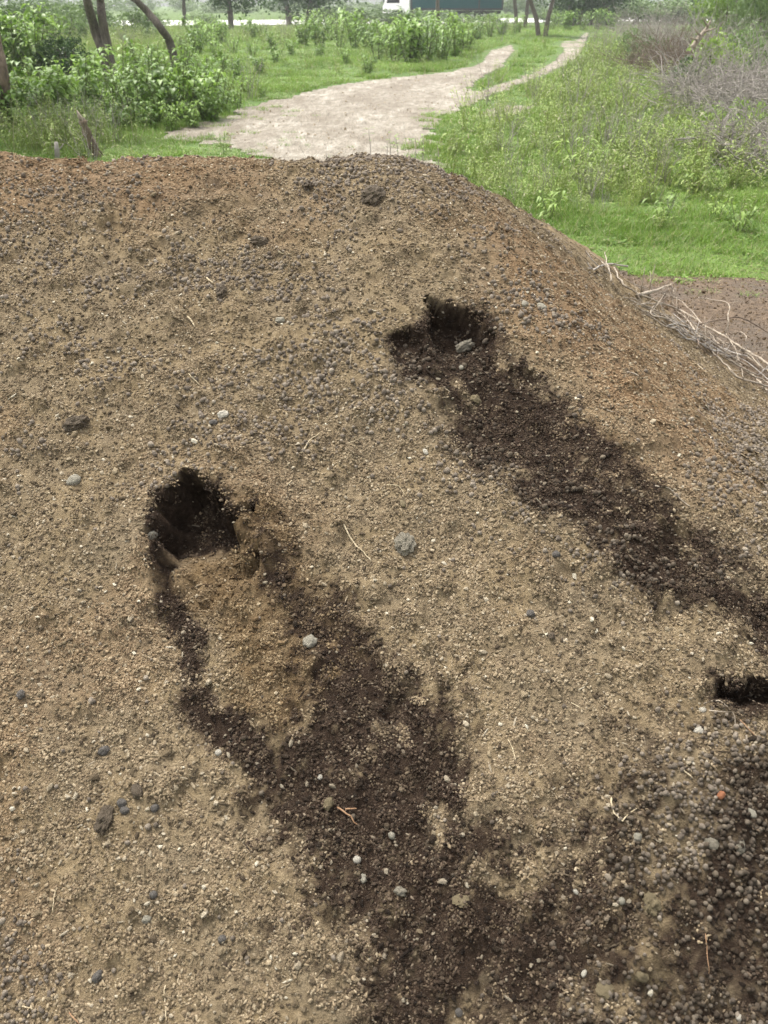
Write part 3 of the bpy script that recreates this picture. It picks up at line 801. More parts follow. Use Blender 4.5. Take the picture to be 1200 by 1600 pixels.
straw([(979, 586), (985, 584), (999, 589)], .0038, 'dead_wood', 'thick stubby twig on the right flank', 'twig', 'twig')
straw([(1088, 638), (1102, 652)], .0030, 'dark_wood', 'dark stubby twig low on the right flank', 'twig', 'twig')
straw([(1099, 1106), (1120, 1114), (1138, 1130), (1143, 1152)], .0017, 'dead_wood', 'forked pale twig below the dark hollow at the right edge', 'twig', 'twig', forks=[[(1104, 1126), (1120, 1131), (1138, 1130)]])
straw([(1151, 1138), (1162, 1150), (1173, 1166)], .0013, 'reddish_twig', 'thin brown twig right of the forked pale twig', 'twig', 'twig')
straw([(951, 1264), (956, 1288), (970, 1304)], .0017, 'straw', 'forked pale straw with a white husk at lower right', 'straw', forks=[[(968, 1304), (976, 1294), (990, 1284)]])
straw([(1059, 1225), (1077, 1238)], .0017, 'straw', 'pale straw above the orange-red pebble')
straw([(794, 1163), (800, 1178), (805, 1196)], .0013, 'straw', 'thin pale straw right of the lower dark patch')
straw([(1097, 1472), (1100, 1500), (1104, 1530)], .0010, 'reddish_twig', 'long thin reddish fibre in the bottom right', 'fibre', 'fibre')
straw([(890, 1108), (908, 1120)], .0012, 'straw', 'thin tan straw on the tan slope at right')

# ------------------------------------------------------------------ cut branches lying beside the heap
def zz(pts, h):
    out = []
    for p in pts:
        px, py = 940 + p[0] / 4.615, 400 + p[1] / 4.615
        z = p[2] if len(p) > 2 else h
        q = ground_at(px, py, z)
        d = ray(px, py); t = np.linspace(2.5, 9, 1500); r_ = EYE[None] + d[None] * t[:, None]
        hit = np.argmax(r_[:, 2] < heap_surface(r_[:, 0], r_[:, 1])[:, 2] + 0.022)
        if r_[hit, 2] < heap_surface(r_[hit:hit + 1, 0], r_[hit:hit + 1, 1])[0, 2] + 0.022 and np.linalg.norm(r_[hit] - EYE) < np.linalg.norm(q - EYE):
            q = r_[hit]
        out.append(Vector(q))
    return out
def branch(pts, r, mat, label, h=0.05, forks=(), taper=0.5):
    mb = MB()
    r *= .64
    P = smooth_path(zz(pts, h), 4); n = len(P)
    P = [p + Vector((random.uniform(-1, 1), random.uniform(-1, 1), random.uniform(-.6, .6))) * 0.004 for p in P]
    mb.tube(P, [r * (1 - taper * i / n) * random.uniform(.9, 1.1) for i in range(n)], 7, True, 0.12)
    for f, fr in forks:
        Pf = smooth_path(zz(f, h), 3); n = len(Pf)
        mb.tube(Pf, [fr * (1 - 0.6 * i / n) for i in range(n)], 5, True, 0.1)
    P0 = P
    for _ in range(5):                                            # side twigs and stubs
        P = P0
        i = random.randrange(2, len(P) - 1); d = Vector((random.uniform(-1, 1), random.uniform(-1, 1), random.uniform(0.1, .8))).normalized()
        L = random.uniform(.03, .14)
        mb.tube([P[i], P[i] + d * L * .5, P[i] + d * L + Vector((0, 0, .01))], [r * .4, r * .3, r * .12], 5)
    return tag(obj('dead_branch', mb.mesh('dead_branch'), M[mat]), label, 'branch', 'cut branches beside the heap')
branch([(1260, 820), (1200, 780), (1110, 720), (1010, 660), (900, 590), (760, 510), (620, 420), (520, 370), (400, 330), (250, 260), (140, 180), (90, 80)], .0125, 'dead_wood',
       'longest pale branch running along the whole bundle beside the heap', .07, taper=.6)
branch([(1290, 955), (1200, 940), (1100, 910), (980, 870), (880, 770), (790, 680), (680, 540), (600, 440), (500, 370), (400, 345), (250, 350)], .009, 'dead_wood',
       'pale branch curving along the near side of the bundle', .05)
branch([(1190, 970), (1170, 950), (1100, 870), (1000, 790), (900, 700), (830, 640), (740, 600), (660, 540), (560, 490), (480, 450), (380, 435), (355, 390), (400, 340)], .009, 'dead_wood',
       'pale branch with a hooked loop at its upper end', .045)
branch([(262, 278), (340, 262), (430, 235), (495, 205)], .0135, 'dead_wood', 'short thick stick with a cut end lying across the bundle', .05, [([(495, 207, .06), (515, 240, .03), (522, 275, .015)], .006)], .1)
branch([(895, 560, .06), (915, 440, .14), (915, 345, .16), (830, 320, .10), (700, 300, .02)], .0065, 'dead_wood', 'white bent twig standing up behind the bundle', .05)
branch([(670, 510, .08), (760, 475, .11), (880, 455, .13), (980, 440, .14), (1080, 480, .10), (1200, 550, .05), (1260, 580, .03)], .008, 'dark_wood', 'dark arched branch crossing over the bundle', .08)
branch([(850, 640), (800, 580), (720, 480), (640, 390), (550, 310), (420, 260), (280, 220), (180, 180)], .006, 'dead_wood', 'thin pale branch along the far side of the bundle', .06)
branch([(520, 360), (510, 300, .07), (530, 230, .12)], .006, 'dead_wood', 'short white twig poking up next to the thick stick', .04, [([(510, 300, .07), (500, 285, .1)], .004), ([(525, 300, .07), (590, 312, .05)], .004)])
branch([(930, 570), (1000, 545, .12), (1045, 600, .13), (1010, 660, .08), (960, 740, .05)], .005, 'dead_wood', 'thin looped twig rising from the bundle', .06)
branch([(1150, 800), (1050, 700), (960, 650), (900, 640), (800, 560), (700, 540)], .006, 'dead_wood', 'thin pale branch lying in the middle of the bundle', .06)
branch([(780, 680), (860, 640), (960, 640)], .006, 'dark_wood', 'short dark twig lying across the middle of the bundle', .06)
branch([(900, 560, .08), (950, 640, .09), (990, 740, .07), (1020, 860, .05), (1010, 890, .03)], .0045, 'dead_wood', 'thin twig hanging down over the near side of the bundle', .05)
branch([(75, 180), (50, 90), (30, 20), (20, -30)], .0065, 'dead_wood', 'bare twig at the grassy upper end of the bundle', .05, [([(50, 90), (0, 40)], .004)])
branch([(190, 75), (80, 60), (0, 70), (-60, 100)], .009, 'grey_twig', 'grey stick lying level in the grass at the heap foot', .04)
branch([(1240, 850), (1200, 830), (1130, 780), (1060, 730), (1040, 680)], .006, 'dead_wood', 'thin branch leaving the bundle towards the right edge', .05)
branch([(1260, 800, .02), (1170, 820, .06), (1130, 860, .05)], .005, 'grey_twig', 'grey twig at the right edge under the bundle', .04)
branch([(690, 580), (700, 640), (790, 720), (860, 700), (960, 780)], .005, 'dark_wood', 'dark thin branch under the near side of the bundle', .02)
branch([(480, 500), (560, 480), (640, 470), (780, 540)], .005, 'grey_twig', 'grey twig at the heap foot under the middle of the bundle', .03)

random.seed(91)
for i in range(16):
    u0, u1 = sorted((random.uniform(150, 900), random.uniform(500, 1260)))
    if u1 - u0 < 260: u1 = min(u0 + 420, 1270)
    def lane(u, o): return 180 + (u - 120) * .58 + o
    o0 = random.uniform(10, 120); bend = random.uniform(-40, 40)
    pts = [(u0 + (u1 - u0) * k, lane(u0 + (u1 - u0) * k, o0 + bend * math.sin(k * 3.1) + random.uniform(-14, 14))) for k in (1, .8, .6, .4, .2, 0)]
    o = branch(pts, random.uniform(.0045, .008), random.choice(['dead_wood', 'dead_wood', 'grey_twig']), 'one of the many thin sticks tangled inside the bundle beside the heap', random.uniform(.03, .09))
    o['group'] = 'thin sticks tangled inside the bundle'

# ------------------------------------------------------------------ grass and low weeds
def blade(mb, base, h, w, lean, az, nseg=2, droop=0.4):
    d = Vector((math.cos(az), math.sin(az), 0)); s = Vector((-math.sin(az), math.cos(az), 0)) * w
    vs = []
    for i in range(nseg + 1):
        t = i / nseg
        c = Vector(base) + d * (lean * h * t * t) + Vector((0, 0, h * t * (1 - droop * t * lean * .6)))
        wd = (1 - t) ** 0.8
        if i < nseg: vs += [c - s * wd, c + s * wd]
        else: vs += [c]
    fs = [(2 * i, 2 * i + 1, 2 * i + 3, 2 * i + 2) for i in range(nseg - 1)] + [(2 * nseg - 2, 2 * nseg - 1, 2 * nseg)]
    mb.add(vs, fs)
def leaf(mb, base, direction, length, width, droop=0.5, fold=0.25, heart=True):
    d = Vector(direction).normalized()
    side = d.cross(Vector((0, 0, 1)))
    side = side.normalized() if side.length > 1e-3 else Vector((1, 0, 0))
    up = side.cross(d).normalized()
    prof = [(0, .10), (.12, .78), (.35, 1.0), (.65, .68), (1, 0)] if heart else [(0, .12), (.3, .85), (.6, .8), (1, 0)]
    vs = []
    for t, w in prof:
        c = Vector(base) + d * (length * t) - Vector((0, 0, 1)) * (droop * length * t * t)
        if t < 1: vs += [c - side * w * width * .5 + up * fold * w * width * .5, c, c + side * w * width * .5 + up * fold * w * width * .5]
        else: vs += [c]
    fs = []
    m = len(prof) - 1
    for i in range(m - 1):
        a = 3 * i
        fs += [(a, a + 1, a + 4, a + 3), (a + 1, a + 2, a + 5, a + 4)]
    a = 3 * (m - 1)
    fs += [(a, a + 1, a + 3), (a + 1, a + 2, a + 3)]
    mb.add(vs, fs)

tufts = []
for k in range(4):
    mb = MB()
    for _ in range(34):
        a, r = random.uniform(0, 6.28), 0.07 * random.random() ** .5
        blade(mb, (r * math.cos(a), r * math.sin(a), -.005), random.uniform(.03, .085), random.uniform(.0018, .0035), random.uniform(.2, 1.2), random.uniform(0, 6.28))
    tufts.append(obj('grass_tuft', mb.mesh('grass_tuft'), M['grass'], None, False))
for k in range(2):                                                # low leafy cover
    mb = MB()
    for _ in range(16):
        a, r = random.uniform(0, 6.28), 0.06 * random.random() ** .5
        leaf(mb, (r * math.cos(a), r * math.sin(a), random.uniform(.005, .03)), (math.cos(a), math.sin(a), .6), random.uniform(.025, .05), random.uniform(.015, .026), .4)
    tufts.append(obj('low_cover', mb.mesh('low_cover'), M['grass'], None, False))

def wedge(n, d0, d1, power=1.0, half=0.60):
    u = rng.random(n)
    d = d0 * (d1 / d0) ** (u ** power)
    a = rng.uniform(-half, half, n)
    return d * np.sin(a), d * np.cos(a), d
def off_limits(x, y, edge=0.0):
    return (track_d(x, y) > -edge) | (soil_d(x, y) > -edge) | (heap_base(x, y) > -0.02) | (road_d(x, y) > 0)
x, y, d = wedge(95000, 4.2, 85, 1.0)
bare = fbm(x, y, 0.45, 4, 120)
keep = rng.random(len(x)) < np.clip(1.0 - 1.5 * sstep(0.12, 0.5, bare), np.where(d < 11, 0.75, 0.15), 1)
out = off_limits(x, y, np.clip((d - 14) * .012, 0, .3))
td_, sd_ = track_d(x, y), soil_d(x, y)
fringe = (rng.random(len(x)) < np.clip(0.9 * np.exp(-np.maximum(td_, 0) / .28) * np.exp(-np.maximum(sd_, 0) / .12) * (0.35 + 1.2 * fbm(x, y, 1.3, 3, 125)), 0, 1) + .006 * (sd_ < 0)) & (heap_base(x, y) < -0.02) & (road_d(x, y) < 0) & ((d < 18) | (sd_ > -1))
k = keep & (~out | fringe)
x, y, d = x[k], y[k], d[k]; n = len(x)
sz = np.clip(0.75 + d * 0.045, 0.9, 4.0) * rng.uniform(.7, 1.25, n)
hz = sz * np.clip(1.15 - d * .006, .6, 1.1) * (0.8 + 1.1 * np.clip(fbm(x, y, .9, 4, 121), -.5, 1)) * rng.uniform(.7, 1.3, n)
scatter('grass', np.stack([x, y, ground_z(x, y)], -1), np.stack([np.zeros(n), np.zeros(n), rng.uniform(0, 6.28, n)], -1), np.stack([sz, sz, hz], -1),
        tufts, rng.choice(6, n, p=[.235, .235, .235, .235, .03, .03]), {'tint': np.clip(0.5 + 0.9 * fbm(x, y, 0.6, 4, 122) + rng.normal(0, .18, n), 0, 1)})
tag(bpy.data.objects['grass'], 'short bright green grass covering the field around the track', 'grass')
print('grass', n)

weeds = []
for k in range(5):
    mb = MB()
    for s_ in range(random.randint(5, 8)):
        a, r = random.uniform(0, 6.28), .10 * random.random()
        b = Vector((r * math.cos(a), r * math.sin(a), 0)); h = random.uniform(.22, .55)
        tip = b + Vector((random.uniform(-.16, .16), random.uniform(-.16, .16), h))
        mid = (b + tip) / 2 + Vector((random.uniform(-.03, .03), random.uniform(-.03, .03), .02))
        mb.tube([b, mid, tip], [.0032, .0025, .001], 4, False)
        for q in range(random.randint(8, 13)):
            t = random.uniform(.15, 1); c = b.lerp(mid, t * 2) if t < .5 else mid.lerp(tip, t * 2 - 1)
            az = random.uniform(0, 6.28)
            leaf(mb, c, (math.cos(az), math.sin(az), random.uniform(-.1, .9)), random.uniform(.035, .085), random.uniform(.010, .024), .5, .2, False)
    for _ in range(10):
        a = random.uniform(0, 6.28)
        blade(mb, (.08 * math.cos(a), .08 * math.sin(a), 0), random.uniform(.15, .38), .0035, random.uniform(.2, .9), a, 3)
    weeds.append(obj('weed', mb.mesh('weed'), M['weed'], None, False))
for k in range(2):                                                # dry stalks
    mb = MB()
    for s_ in range(9):
        a, r = random.uniform(0, 6.28), .14 * random.random()
        b = Vector((r * math.cos(a), r * math.sin(a), 0)); h = random.uniform(.3, .7)
        tip = b + Vector((random.uniform(-.3, .3), random.uniform(-.3, .3), h)); mid = (b + tip) / 2 + Vector((random.uniform(-.06, .06), 0, .06))
        mb.tube([b, mid, tip], [.0035, .003, .0012], 4, False)
        for q in range(3):
            c = mid.lerp(tip, random.random()); mb.tube([c, c + Vector((random.uniform(-.1, .1), random.uniform(-.1, .1), random.uniform(.02, .1)))], [.002, .001], 3, False)
    weeds.append(obj('dry_stalk', mb.mesh('dry_stalk'), M['grey_twig'], None, False))
WEEDY = [gp(p) for p in (
    [(695, 260), (720, 200), (780, 175), (830, 140), (900, 100), (950, 66), (985, 120), (1050, 170), (1120, 235), (1200, 290), (1400, 310), (1400, 330), (1200, 345), (1080, 320), (1000, 320), (920, 350), (840, 372), (760, 335)],
    [(-200, 215), (60, 205), (180, 212), (250, 222), (120, 250), (-200, 262)],
    [(440, 72), (560, 62), (740, 60), (830, 50), (830, 40), (440, 45), (-200, 52), (-200, 120), (100, 100), (250, 85), (350, 66)],
    [(330, 178), (400, 160), (350, 140), (300, 150)],
)]
x, y, d = wedge(24000, 5.5, 80, 1.0)
dd = np.maximum.reduce([sdf(q, x, y) for q in WEEDY]) + fbm(x, y, .5, 3, 130) * .9
dens = np.where(dd > 0, 0.36, 0.03) * np.clip(.8 + 1.0 * fbm(x, y, .6, 3, 131), .2, 1.3)
k = (rng.random(len(x)) < dens) & ~off_limits(x, y, 0.06)
x, y, d = x[k], y[k], d[k]; n = len(x)
sz = rng.uniform(.6, 1.25, n) * np.clip(.75 + d * .02, .8, 1.6)
near = np.clip((d - 5.5) / 5, .35, 1)
sz = sz * near
scatter('weeds', np.stack([x, y, ground_z(x, y)], -1), np.stack([rng.normal(0, .08, n), rng.normal(0, .08, n), rng.uniform(0, 6.28, n)], -1), np.repeat(sz[:, None], 3, 1),
        weeds, rng.choice(7, n, p=[.185, .185, .185, .185, .18, .04, .04]), {'tint': np.clip(.5 + .5 * fbm(x, y, .8, 3, 132) + rng.normal(0, .2, n), 0, 1)})
tag(bpy.data.objects['weeds'], 'tangled pale green weeds and dry stalks right of the track', 'weeds')
print('weeds', n)

# ------------------------------------------------------------------ leafy plants
ORD = 'first second third fourth fifth sixth seventh eighth ninth tenth eleventh twelfth thirteenth fourteenth fifteenth sixteenth seventeenth eighteenth nineteenth twentieth'.split()
ORD += ['twenty-' + w for w in ORD[:9]] + ['thirtieth'] + ['thirty-' + w for w in ORD[:9]]
def ranked(rows):
    """rows of (px, ...) with each one's rank from the left"""
    rows = sorted(rows)
    return [(r, ORD[i]) for i, r in enumerate(rows)]
def plant_meshes(seed, h, nst, nl, lsize, spread, heart=True):
    random.seed(seed)
    st, lf = MB(), MB()
    for s_ in range(nst):
        a = 6.28 * s_ / nst + random.uniform(-.5, .5); r = random.uniform(0, .12) * spread * 3
        b = Vector((r * math.cos(a), r * math.sin(a), -.02)); hh = h * random.uniform(.6, 1.05)
        tip = b + Vector((spread * math.cos(a) * random.uniform(.3, 1.1), spread * math.sin(a) * random.uniform(.3, 1.1), hh))
        mid = b.lerp(tip, .5) + Vector((0, 0, .08 * h))
        P = smooth_path([b, mid, tip], 3)
        st.tube(P, [.012 * h * (1 - .6 * i / len(P)) for i in range(len(P))], 5, False)
        for q in range(nl):
            t = random.uniform(.03, 1.0); c = P[min(int(t * (len(P) - 1)), len(P) - 2)].lerp(P[min(int(t * (len(P) - 1)) + 1, len(P) - 1)], random.random())
            az = random.uniform(0, 6.28); pl = random.uniform(.04, .12) * h
            dv = Vector((math.cos(az), math.sin(az), random.uniform(-.1, .6)))
            e = c + dv.normalized() * pl
            st.tube([c, e], [.004 * h, .0025 * h], 3, False)
            leaf(lf, e, dv, lsize * random.uniform(.6, 1.15), lsize * random.uniform(.55, .8) * (1 if heart else .45), random.uniform(.35, 1.0), .3, heart)
    return st.mesh('stems'), lf.mesh('leaves')
PV = [plant_meshes(200 + i, 1.0, 10, 22, .10 + .02 * i, .42) for i in range(5)]
YV = [plant_meshes(300 + i, 1.0, 6, 10, .30, .5, False) for i in range(2)]
random.seed(5)
def plant(px, py, h, label, group=None, var=None, mat='leaf', name='broadleaf_plant', meshes=PV, wide=1.0, Y=None):
    p = ground_at(px, py)
    st, lf = meshes[var if var is not None else random.randrange(len(meshes))]
    o = empty(name, (p[0], p[1], float(ground_z(np.array([p[0]]), np.array([p[1]]))[0])), random.uniform(0, 6.28))
    o.scale = (h * wide, h * wide, h)
    obj('stems', st, M['stem'], o)
    obj('leaves', lf, M[mat], o)
    return tag(o, label, 'plant', group)
LEFT = 'leafy thicket left of the track'
for (px, py, h), w in ranked([(90, 196, .8), (130, 190, .95), (175, 190, .8), (215, 192, .9), (250, 192, .85), (285, 190, .85), (318, 186, .75), (345, 178, .7), (370, 170, .55), (60, 200, .8), (25, 205, .7)]):
    plant(px, py, h, f'broad-leaved plant in the front row of the left thicket, {w} from left', LEFT)
for (px, py, h), w in ranked([(195, 168, 1.05), (235, 165, 1.15), (275, 165, 1.0), (310, 162, .8), (150, 172, .85), (105, 178, .9), (65, 180, .85), (338, 158, .8)]):
    plant(px, py, h, f'taller broad-leaved plant in the back row of the left thicket, {w} from left', LEFT)
for (px, py, h), w in ranked([(140, 203, .45), (190, 203, .4), (232, 202, .45), (268, 201, .42), (302, 198, .42), (335, 190, .4), (105, 208, .4), (45, 214, .4)]):
    plant(px, py, h, f'low leafy plant at the front foot of the left thicket, {w} from left', LEFT)
for (px, py, h), w in ranked([(20, 120, 1.5), (55, 118, 1.6), (90, 112, 1.4), (35, 105, 1.7), (-20, 118, 1.6), (75, 100, 1.5)]):
    plant(px, py, h, f'broad-leaved plant behind the thicket at the far left edge, {w} from left', 'plants behind the left thicket')
for (px, py, h), w in ranked([(590, 96, 1.0), (615, 98, 1.15), (640, 99, 1.3), (665, 98, 1.35), (690, 94, 1.3), (712, 88, 1.25), (728, 82, 1.1), (655, 88, 1.5), (685, 84, 1.5), (625, 86, 1.3), (600, 84, 1.2)]):
    plant(px, py, h, f'broad-leaved plant in the round thicket in front of the truck, {w} from left', 'thicket in front of the truck')
for (px, py, h), w in ranked([(475, 72, 1.3), (500, 73, 1.2), (530, 75, 1.2), (555, 76, 1.2), (575, 78, 1.1), (490, 64, 1.5), (520, 64, 1.5), (550, 65, 1.5)]):
    plant(px, py, h, f'yellowish green plant in the clump left of the round thicket, {w} from left', 'clump left of the round thicket', None, 'yleaf')
for (px, py, h), w in ranked([(745, 62, 1.2), (765, 58, 1.3), (785, 56, 1.2), (808, 54, 1.1)]):
    plant(px, py, h, f'green bush in the low row left of the twin-stemmed tree, {w} from left', 'row beside the forked tree')
for (px, py, h), w in ranked([(862, 47, 1.3), (885, 48, 1.3), (910, 47, 1.4), (935, 46, 1.4), (955, 48, 1.2)]):
    plant(px, py, h, f'bright leafy plant beyond the far end of the track, {w} from left', 'plants beyond the track end')
for (px, py, h), w in ranked([(320, 72, 1.1), (335, 76, 1.0), (345, 70, 1.1), (300, 66, 1.2), (395, 62, .9), (410, 62, .9), (320, 60, 1.2), (385, 56, 1.1)]):
    plant(px, py, h, f'round bush on the lawn below the pale road at left, {w} from left', 'bushes below the road')
for (px, py, h), w in ranked([(385, 150, .4), (372, 128, .5), (405, 118, .45), (350, 120, .6), (430, 98, .5), (395, 92, .6), (455, 88, .6), (340, 98, .7), (500, 92, .5), (540, 100, .5), (425, 78, .7), (365, 86, .7), (295, 104, .9), (310, 86, .9)]):
    plant(px, py, h, f'low leafy plant on the open lawn left of the track, {w} from left', 'low plants on the open lawn', None, random.choice(['leaf', 'yleaf']))
plant(410, 152, .35, 'low leafy weed at the left edge of the dirt track', None, 1)
plant(575, 118, .55, 'whitish leafed plant at the foot of the round thicket', None, 2)
plant(1036, 352, .30, 'small yellow-green plant on the near lawn at right, leftmost', None, 0, 'yleaf', 'lawn_plant', YV)
plant(1088, 300, .34, 'yellow-green leafy plant on the near lawn, behind the smaller ones', None, 1, 'yleaf', 'lawn_plant', YV)
plant(1152, 362, .30, 'bright yellow-green plant on the near lawn by the right edge', None, 0, 'yleaf', 'lawn_plant', YV)
plant(1120, 342, .22, 'smallest yellow-green plant on the near lawn between two others', None, 1, 'yleaf', 'lawn_plant', YV)
plant(860, 345, .30, 'leafy plant at the grass edge where the heap slopes down', None, 0, 'leaf', 'lawn_plant', YV)
plant(905, 280, .45, 'yellow-green plant in the middle of the tangled weeds', None, 1, 'yleaf', 'lawn_plant', YV)

# thin seedlings standing in front of the track, just behind the crest
def seedling(px, base, top, label, nl=6):
    p = ground_at(px, base); Yd = p[1]
    mb, lf = MB(), MB()
    o = empty('seedling', p)
    t = at_depth(px + random.uniform(-5, 5), top, Yd)
    tip = Vector(t) - Vector(p); P = smooth_path([(0, 0, -.03), tip * .5 + Vector((.02, 0, 0)), tip], 3)
    mb.tube(P, [.006, .006, .005, .005, .004, .003, .002], 5)
    for q in range(nl):
        c = P[random.randrange(3, 7)]; a = random.uniform(0, 6.28)
        leaf(lf, c, (math.cos(a), math.sin(a), random.uniform(.2, 1)), random.uniform(.06, .12), .03, .5, .2, False)
    obj('stem', mb.mesh('stem'), M['grey_twig'], o); obj('leaves', lf.mesh('leaves'), M['yleaf'], o)
    return tag(o, label, 'seedling', 'seedlings in front of the track')
seedling(577, 262, 202, 'single thin seedling with a leafy top, leftmost before the track')
seedling(600, 262, 218, 'bare dark seedling stalk, second from left before the track', 2)
seedling(608, 262, 208, 'thin stalk close right of the bare dark one before the track', 2)
seedling(620, 262, 212, 'leafy seedling in the middle of the row before the track', 7)
seedling(646, 266, 214, 'crooked bare stalk left of the last leafy seedling before the track', 2)
seedling(657, 266, 210, 'leafy seedling at the right of the row before the track', 8)
seedling(683, 268, 222, 'low dark seedling nearest the tangled weeds before the track', 5)

# ------------------------------------------------------------------ dead thorn brush on the right
def brush(px, py, w, h, label, mat, n, seed):
    random.seed(seed)
    p = ground_at(px, py); mb = MB()
    for i in range(n):
        a = random.uniform(0, 6.28); r = w * .5 * random.random() ** .6
        b = Vector((r * math.cos(a), r * math.sin(a) * 1.3, random.uniform(0, .25 * h)))
        d = Vector((random.uniform(-1, 1), random.uniform(-1, 1), random.uniform(.1, 1.3))).normalized()
        L = h * random.uniform(.25, .75); P = [b]
        for q in range(4):
            d = (d + Vector((random.uniform(-.4, .4), random.uniform(-.4, .4), random.uniform(-.4, .15)))).normalized()
            P.append(P[-1] + d * L / 4)
        r0 = random.uniform(.003, .009) * (1.6 if i % 12 == 0 else 1)
        mb.tube(P, [r0, r0 * .85, r0 * .7, r0 * .5, r0 * .25], 4, False)
        for q in range(3):
            c = P[random.randrange(1, 4)]; e = c + Vector((random.uniform(-1, 1), random.uniform(-1, 1), random.uniform(-.4, .8))) * L * .22
            mb.tube([c, e], [r0 * .5, r0 * .2], 3, False)
    o = obj('dead_brush', mb.mesh('dead_brush'), M[mat]); o.location = p
    return tag(o, label, 'brush', 'dead thorn brush along the right')
brush(1225, 262, 2.1, 1.15, 'grey tangle of dead thorn twigs at the right edge above the lawn', 'grey_twig', 700, 1)
brush(1165, 180, 3.0, 1.9, 'large grey heap of dead brush at the right', 'grey_twig', 1100, 2)
brush(1050, 122, 2.4, 1.9, 'dark purplish dead bush left of the large grey brush', 'dark_wood', 700, 3)
brush(1085, 100, 3.4, 2.5, 'grey dead brush behind the dark purplish bush', 'grey_twig', 700, 4)
brush(1010, 72, 3.4, 2.6, 'farthest grey dead brush where the track ends', 'grey_twig', 500, 5)
random.seed(17)
mbq = MB()
q0 = [(1082, 75), (1092, 60), (1104, 45), (1110, 32)]
P = [Vector(at_depth(a, b, 17.0)) for a, b in q0]
mbq.tube(smooth_path(P, 3), [.05, .048, .046, .042, .04, .036, .03, .025, .02, .015], 6)
for a, b, c, d_ in [(1095, 57, 1085, 45), (1100, 50, 1118, 44), (1106, 42, 1098, 28), (1090, 63, 1078, 58)]:
    mbq.tube([Vector(at_depth(a, b, 17.0)), Vector(at_depth(c, d_, 16.8))], [.022, .008], 5)
tag(obj('dead_branch', mbq.mesh('dead_branch'), M['dead_wood']), 'pale bare branch sticking out of the grey brush', 'branch')

# ------------------------------------------------------------------ trees and bushes
def crown_mesh(seed, nclump, per, lsz, flat=.6, name='crown'):
    r = np.random.default_rng(seed)
    d = r.normal(size=(nclump, 3)); d /= np.linalg.norm(d, axis=1, keepdims=True)
    c = d * (r.random(nclump)[:, None] ** .45) * np.array([1, 1, flat])
    cr_ = r.uniform(.14, .34, nclump)
    idx = np.repeat(np.arange(nclump), per)
    n = len(idx)
    off = r.normal(size=(n, 3)) * .55
    p = c[idx] + off * cr_[idx][:, None] * np.array([1, 1, .75])
    a = r.normal(size=(n, 3)); a /= np.linalg.norm(a, axis=1, keepdims=True)
    b = np.cross(a, r.normal(size=(n, 3))); b /= np.linalg.norm(b, axis=1, keepdims=True) + 1e-9
    L = lsz * r.uniform(.6, 1.3, n)[:, None]
    v = np.stack([p - a * L, p + b * L * .5, p + a * L, p - b * L * .5], 1).reshape(-1, 3)
    f = np.arange(4 * n).reshape(n, 4)
    return new_mesh(name, v, f, False)
CROWN = [crown_mesh(400 + i, 70, 55, .045) for i in range(4)]
BUSH = [crown_mesh(420 + i, 60, 50, .055, .75, 'foliage') for i in range(4)]

def tree(name, Yd, stems, top_h, cw, ch, label, cat='tree', group=None, mat='tree_leaf', bark='bark', crown_z=None, cx=None):
    """stems: list of (photo path from the foot up to the frame's top, radius in px)"""
    base = Vector(at_depth(*stems[0][0][0], Yd)); base.z = 0
    o = empty(name, base)
    mb = MB(); tops = []
    for path, rpx in stems:
        P = [Vector(at_depth(a, b, Yd + .15 * i * random.uniform(-1, 1))) - base for i, (a, b) in enumerate(path)]
        P[0].z = -.1
        d = (P[-1] - P[-2]).normalized()
        while P[-1].z < top_h * .75:
            d = (d + Vector((random.uniform(-.25, .25), random.uniform(-.25, .25), .35))).normalized()
            P.append(P[-1] + d * top_h * .16)
        Q = smooth_path(P, 4); r = rpx * Yd * .86 / FPX
        mb.tube(Q, [r * (1.25 if i == 0 else 1) * (1 - .6 * i / len(Q)) for i in range(len(Q))], 9, True, .08)
        tops.append(Q[-1])
        for q in range(5):
            i = random.randrange(int(len(Q) * .8), len(Q)); a = random.uniform(0, 6.28)
            e = Q[i] + Vector((math.cos(a) * cw * .35, math.sin(a) * cw * .35, ch * random.uniform(.1, .5)))
            m_ = Q[i].lerp(e, .5) + Vector((0, 0, -.05 * ch))
            mb.tube([Q[i], m_, e], [r * .35, r * .22, r * .06], 5, False)
    obj('trunk', mb.mesh('trunk'), M[bark], o)
    c = obj('crown', random.choice(CROWN), None, o)
    c.data = c.data.copy() if not c.data.materials else c.data
    if not c.data.materials: c.data.materials.append(M[mat])
    t = sum(tops, Vector()) / len(tops)
    c.location = (t.x, t.y, crown_z if crown_z is not None else t.z + ch * .25)
    c.scale = (cw / 2, cw / 2, ch / 2 / .6)
    c.rotation_euler = (0, 0, random.uniform(0, 6.28))
    return tag(o, label, cat, group)
for cmesh in CROWN: cmesh.materials.append(M['tree_leaf'])
random.seed(23)
tree('forked_tree', 25, [([(172, 118), (162, 85), (148, 45), (136, 0), (132, -30)], 9), ([(176, 118), (168, 75), (160, 30), (157, 0), (158, -30)], 8)], 4.5, 5.5, 2.6, 'grey tree forking low into two trunks behind the left thicket')
tree('leaning_tree', 30, [([(274, 90), (265, 66), (250, 42), (232, 20), (212, 0), (196, -14)], 7)], 4.5, 5, 2.4, 'dark trunk leaning steeply to the left above the thicket', mat='tree_leaf')
tree('edge_tree', 14.5, [([(8, 190), (6, 150), (2, 110), (-6, 70), (-16, 20)], 13)], 4.0, 4.5, 2.0, 'thick brown trunk cut off by the left edge of the photo', bark='brown_bark')
tree('small_tree', 74, [([(361, 48), (360, 25), (358, 5)], 5)], 4.2, 6.0, 3.6, 'small dark tree standing in front of the pale road at left', crown_z=3.0)
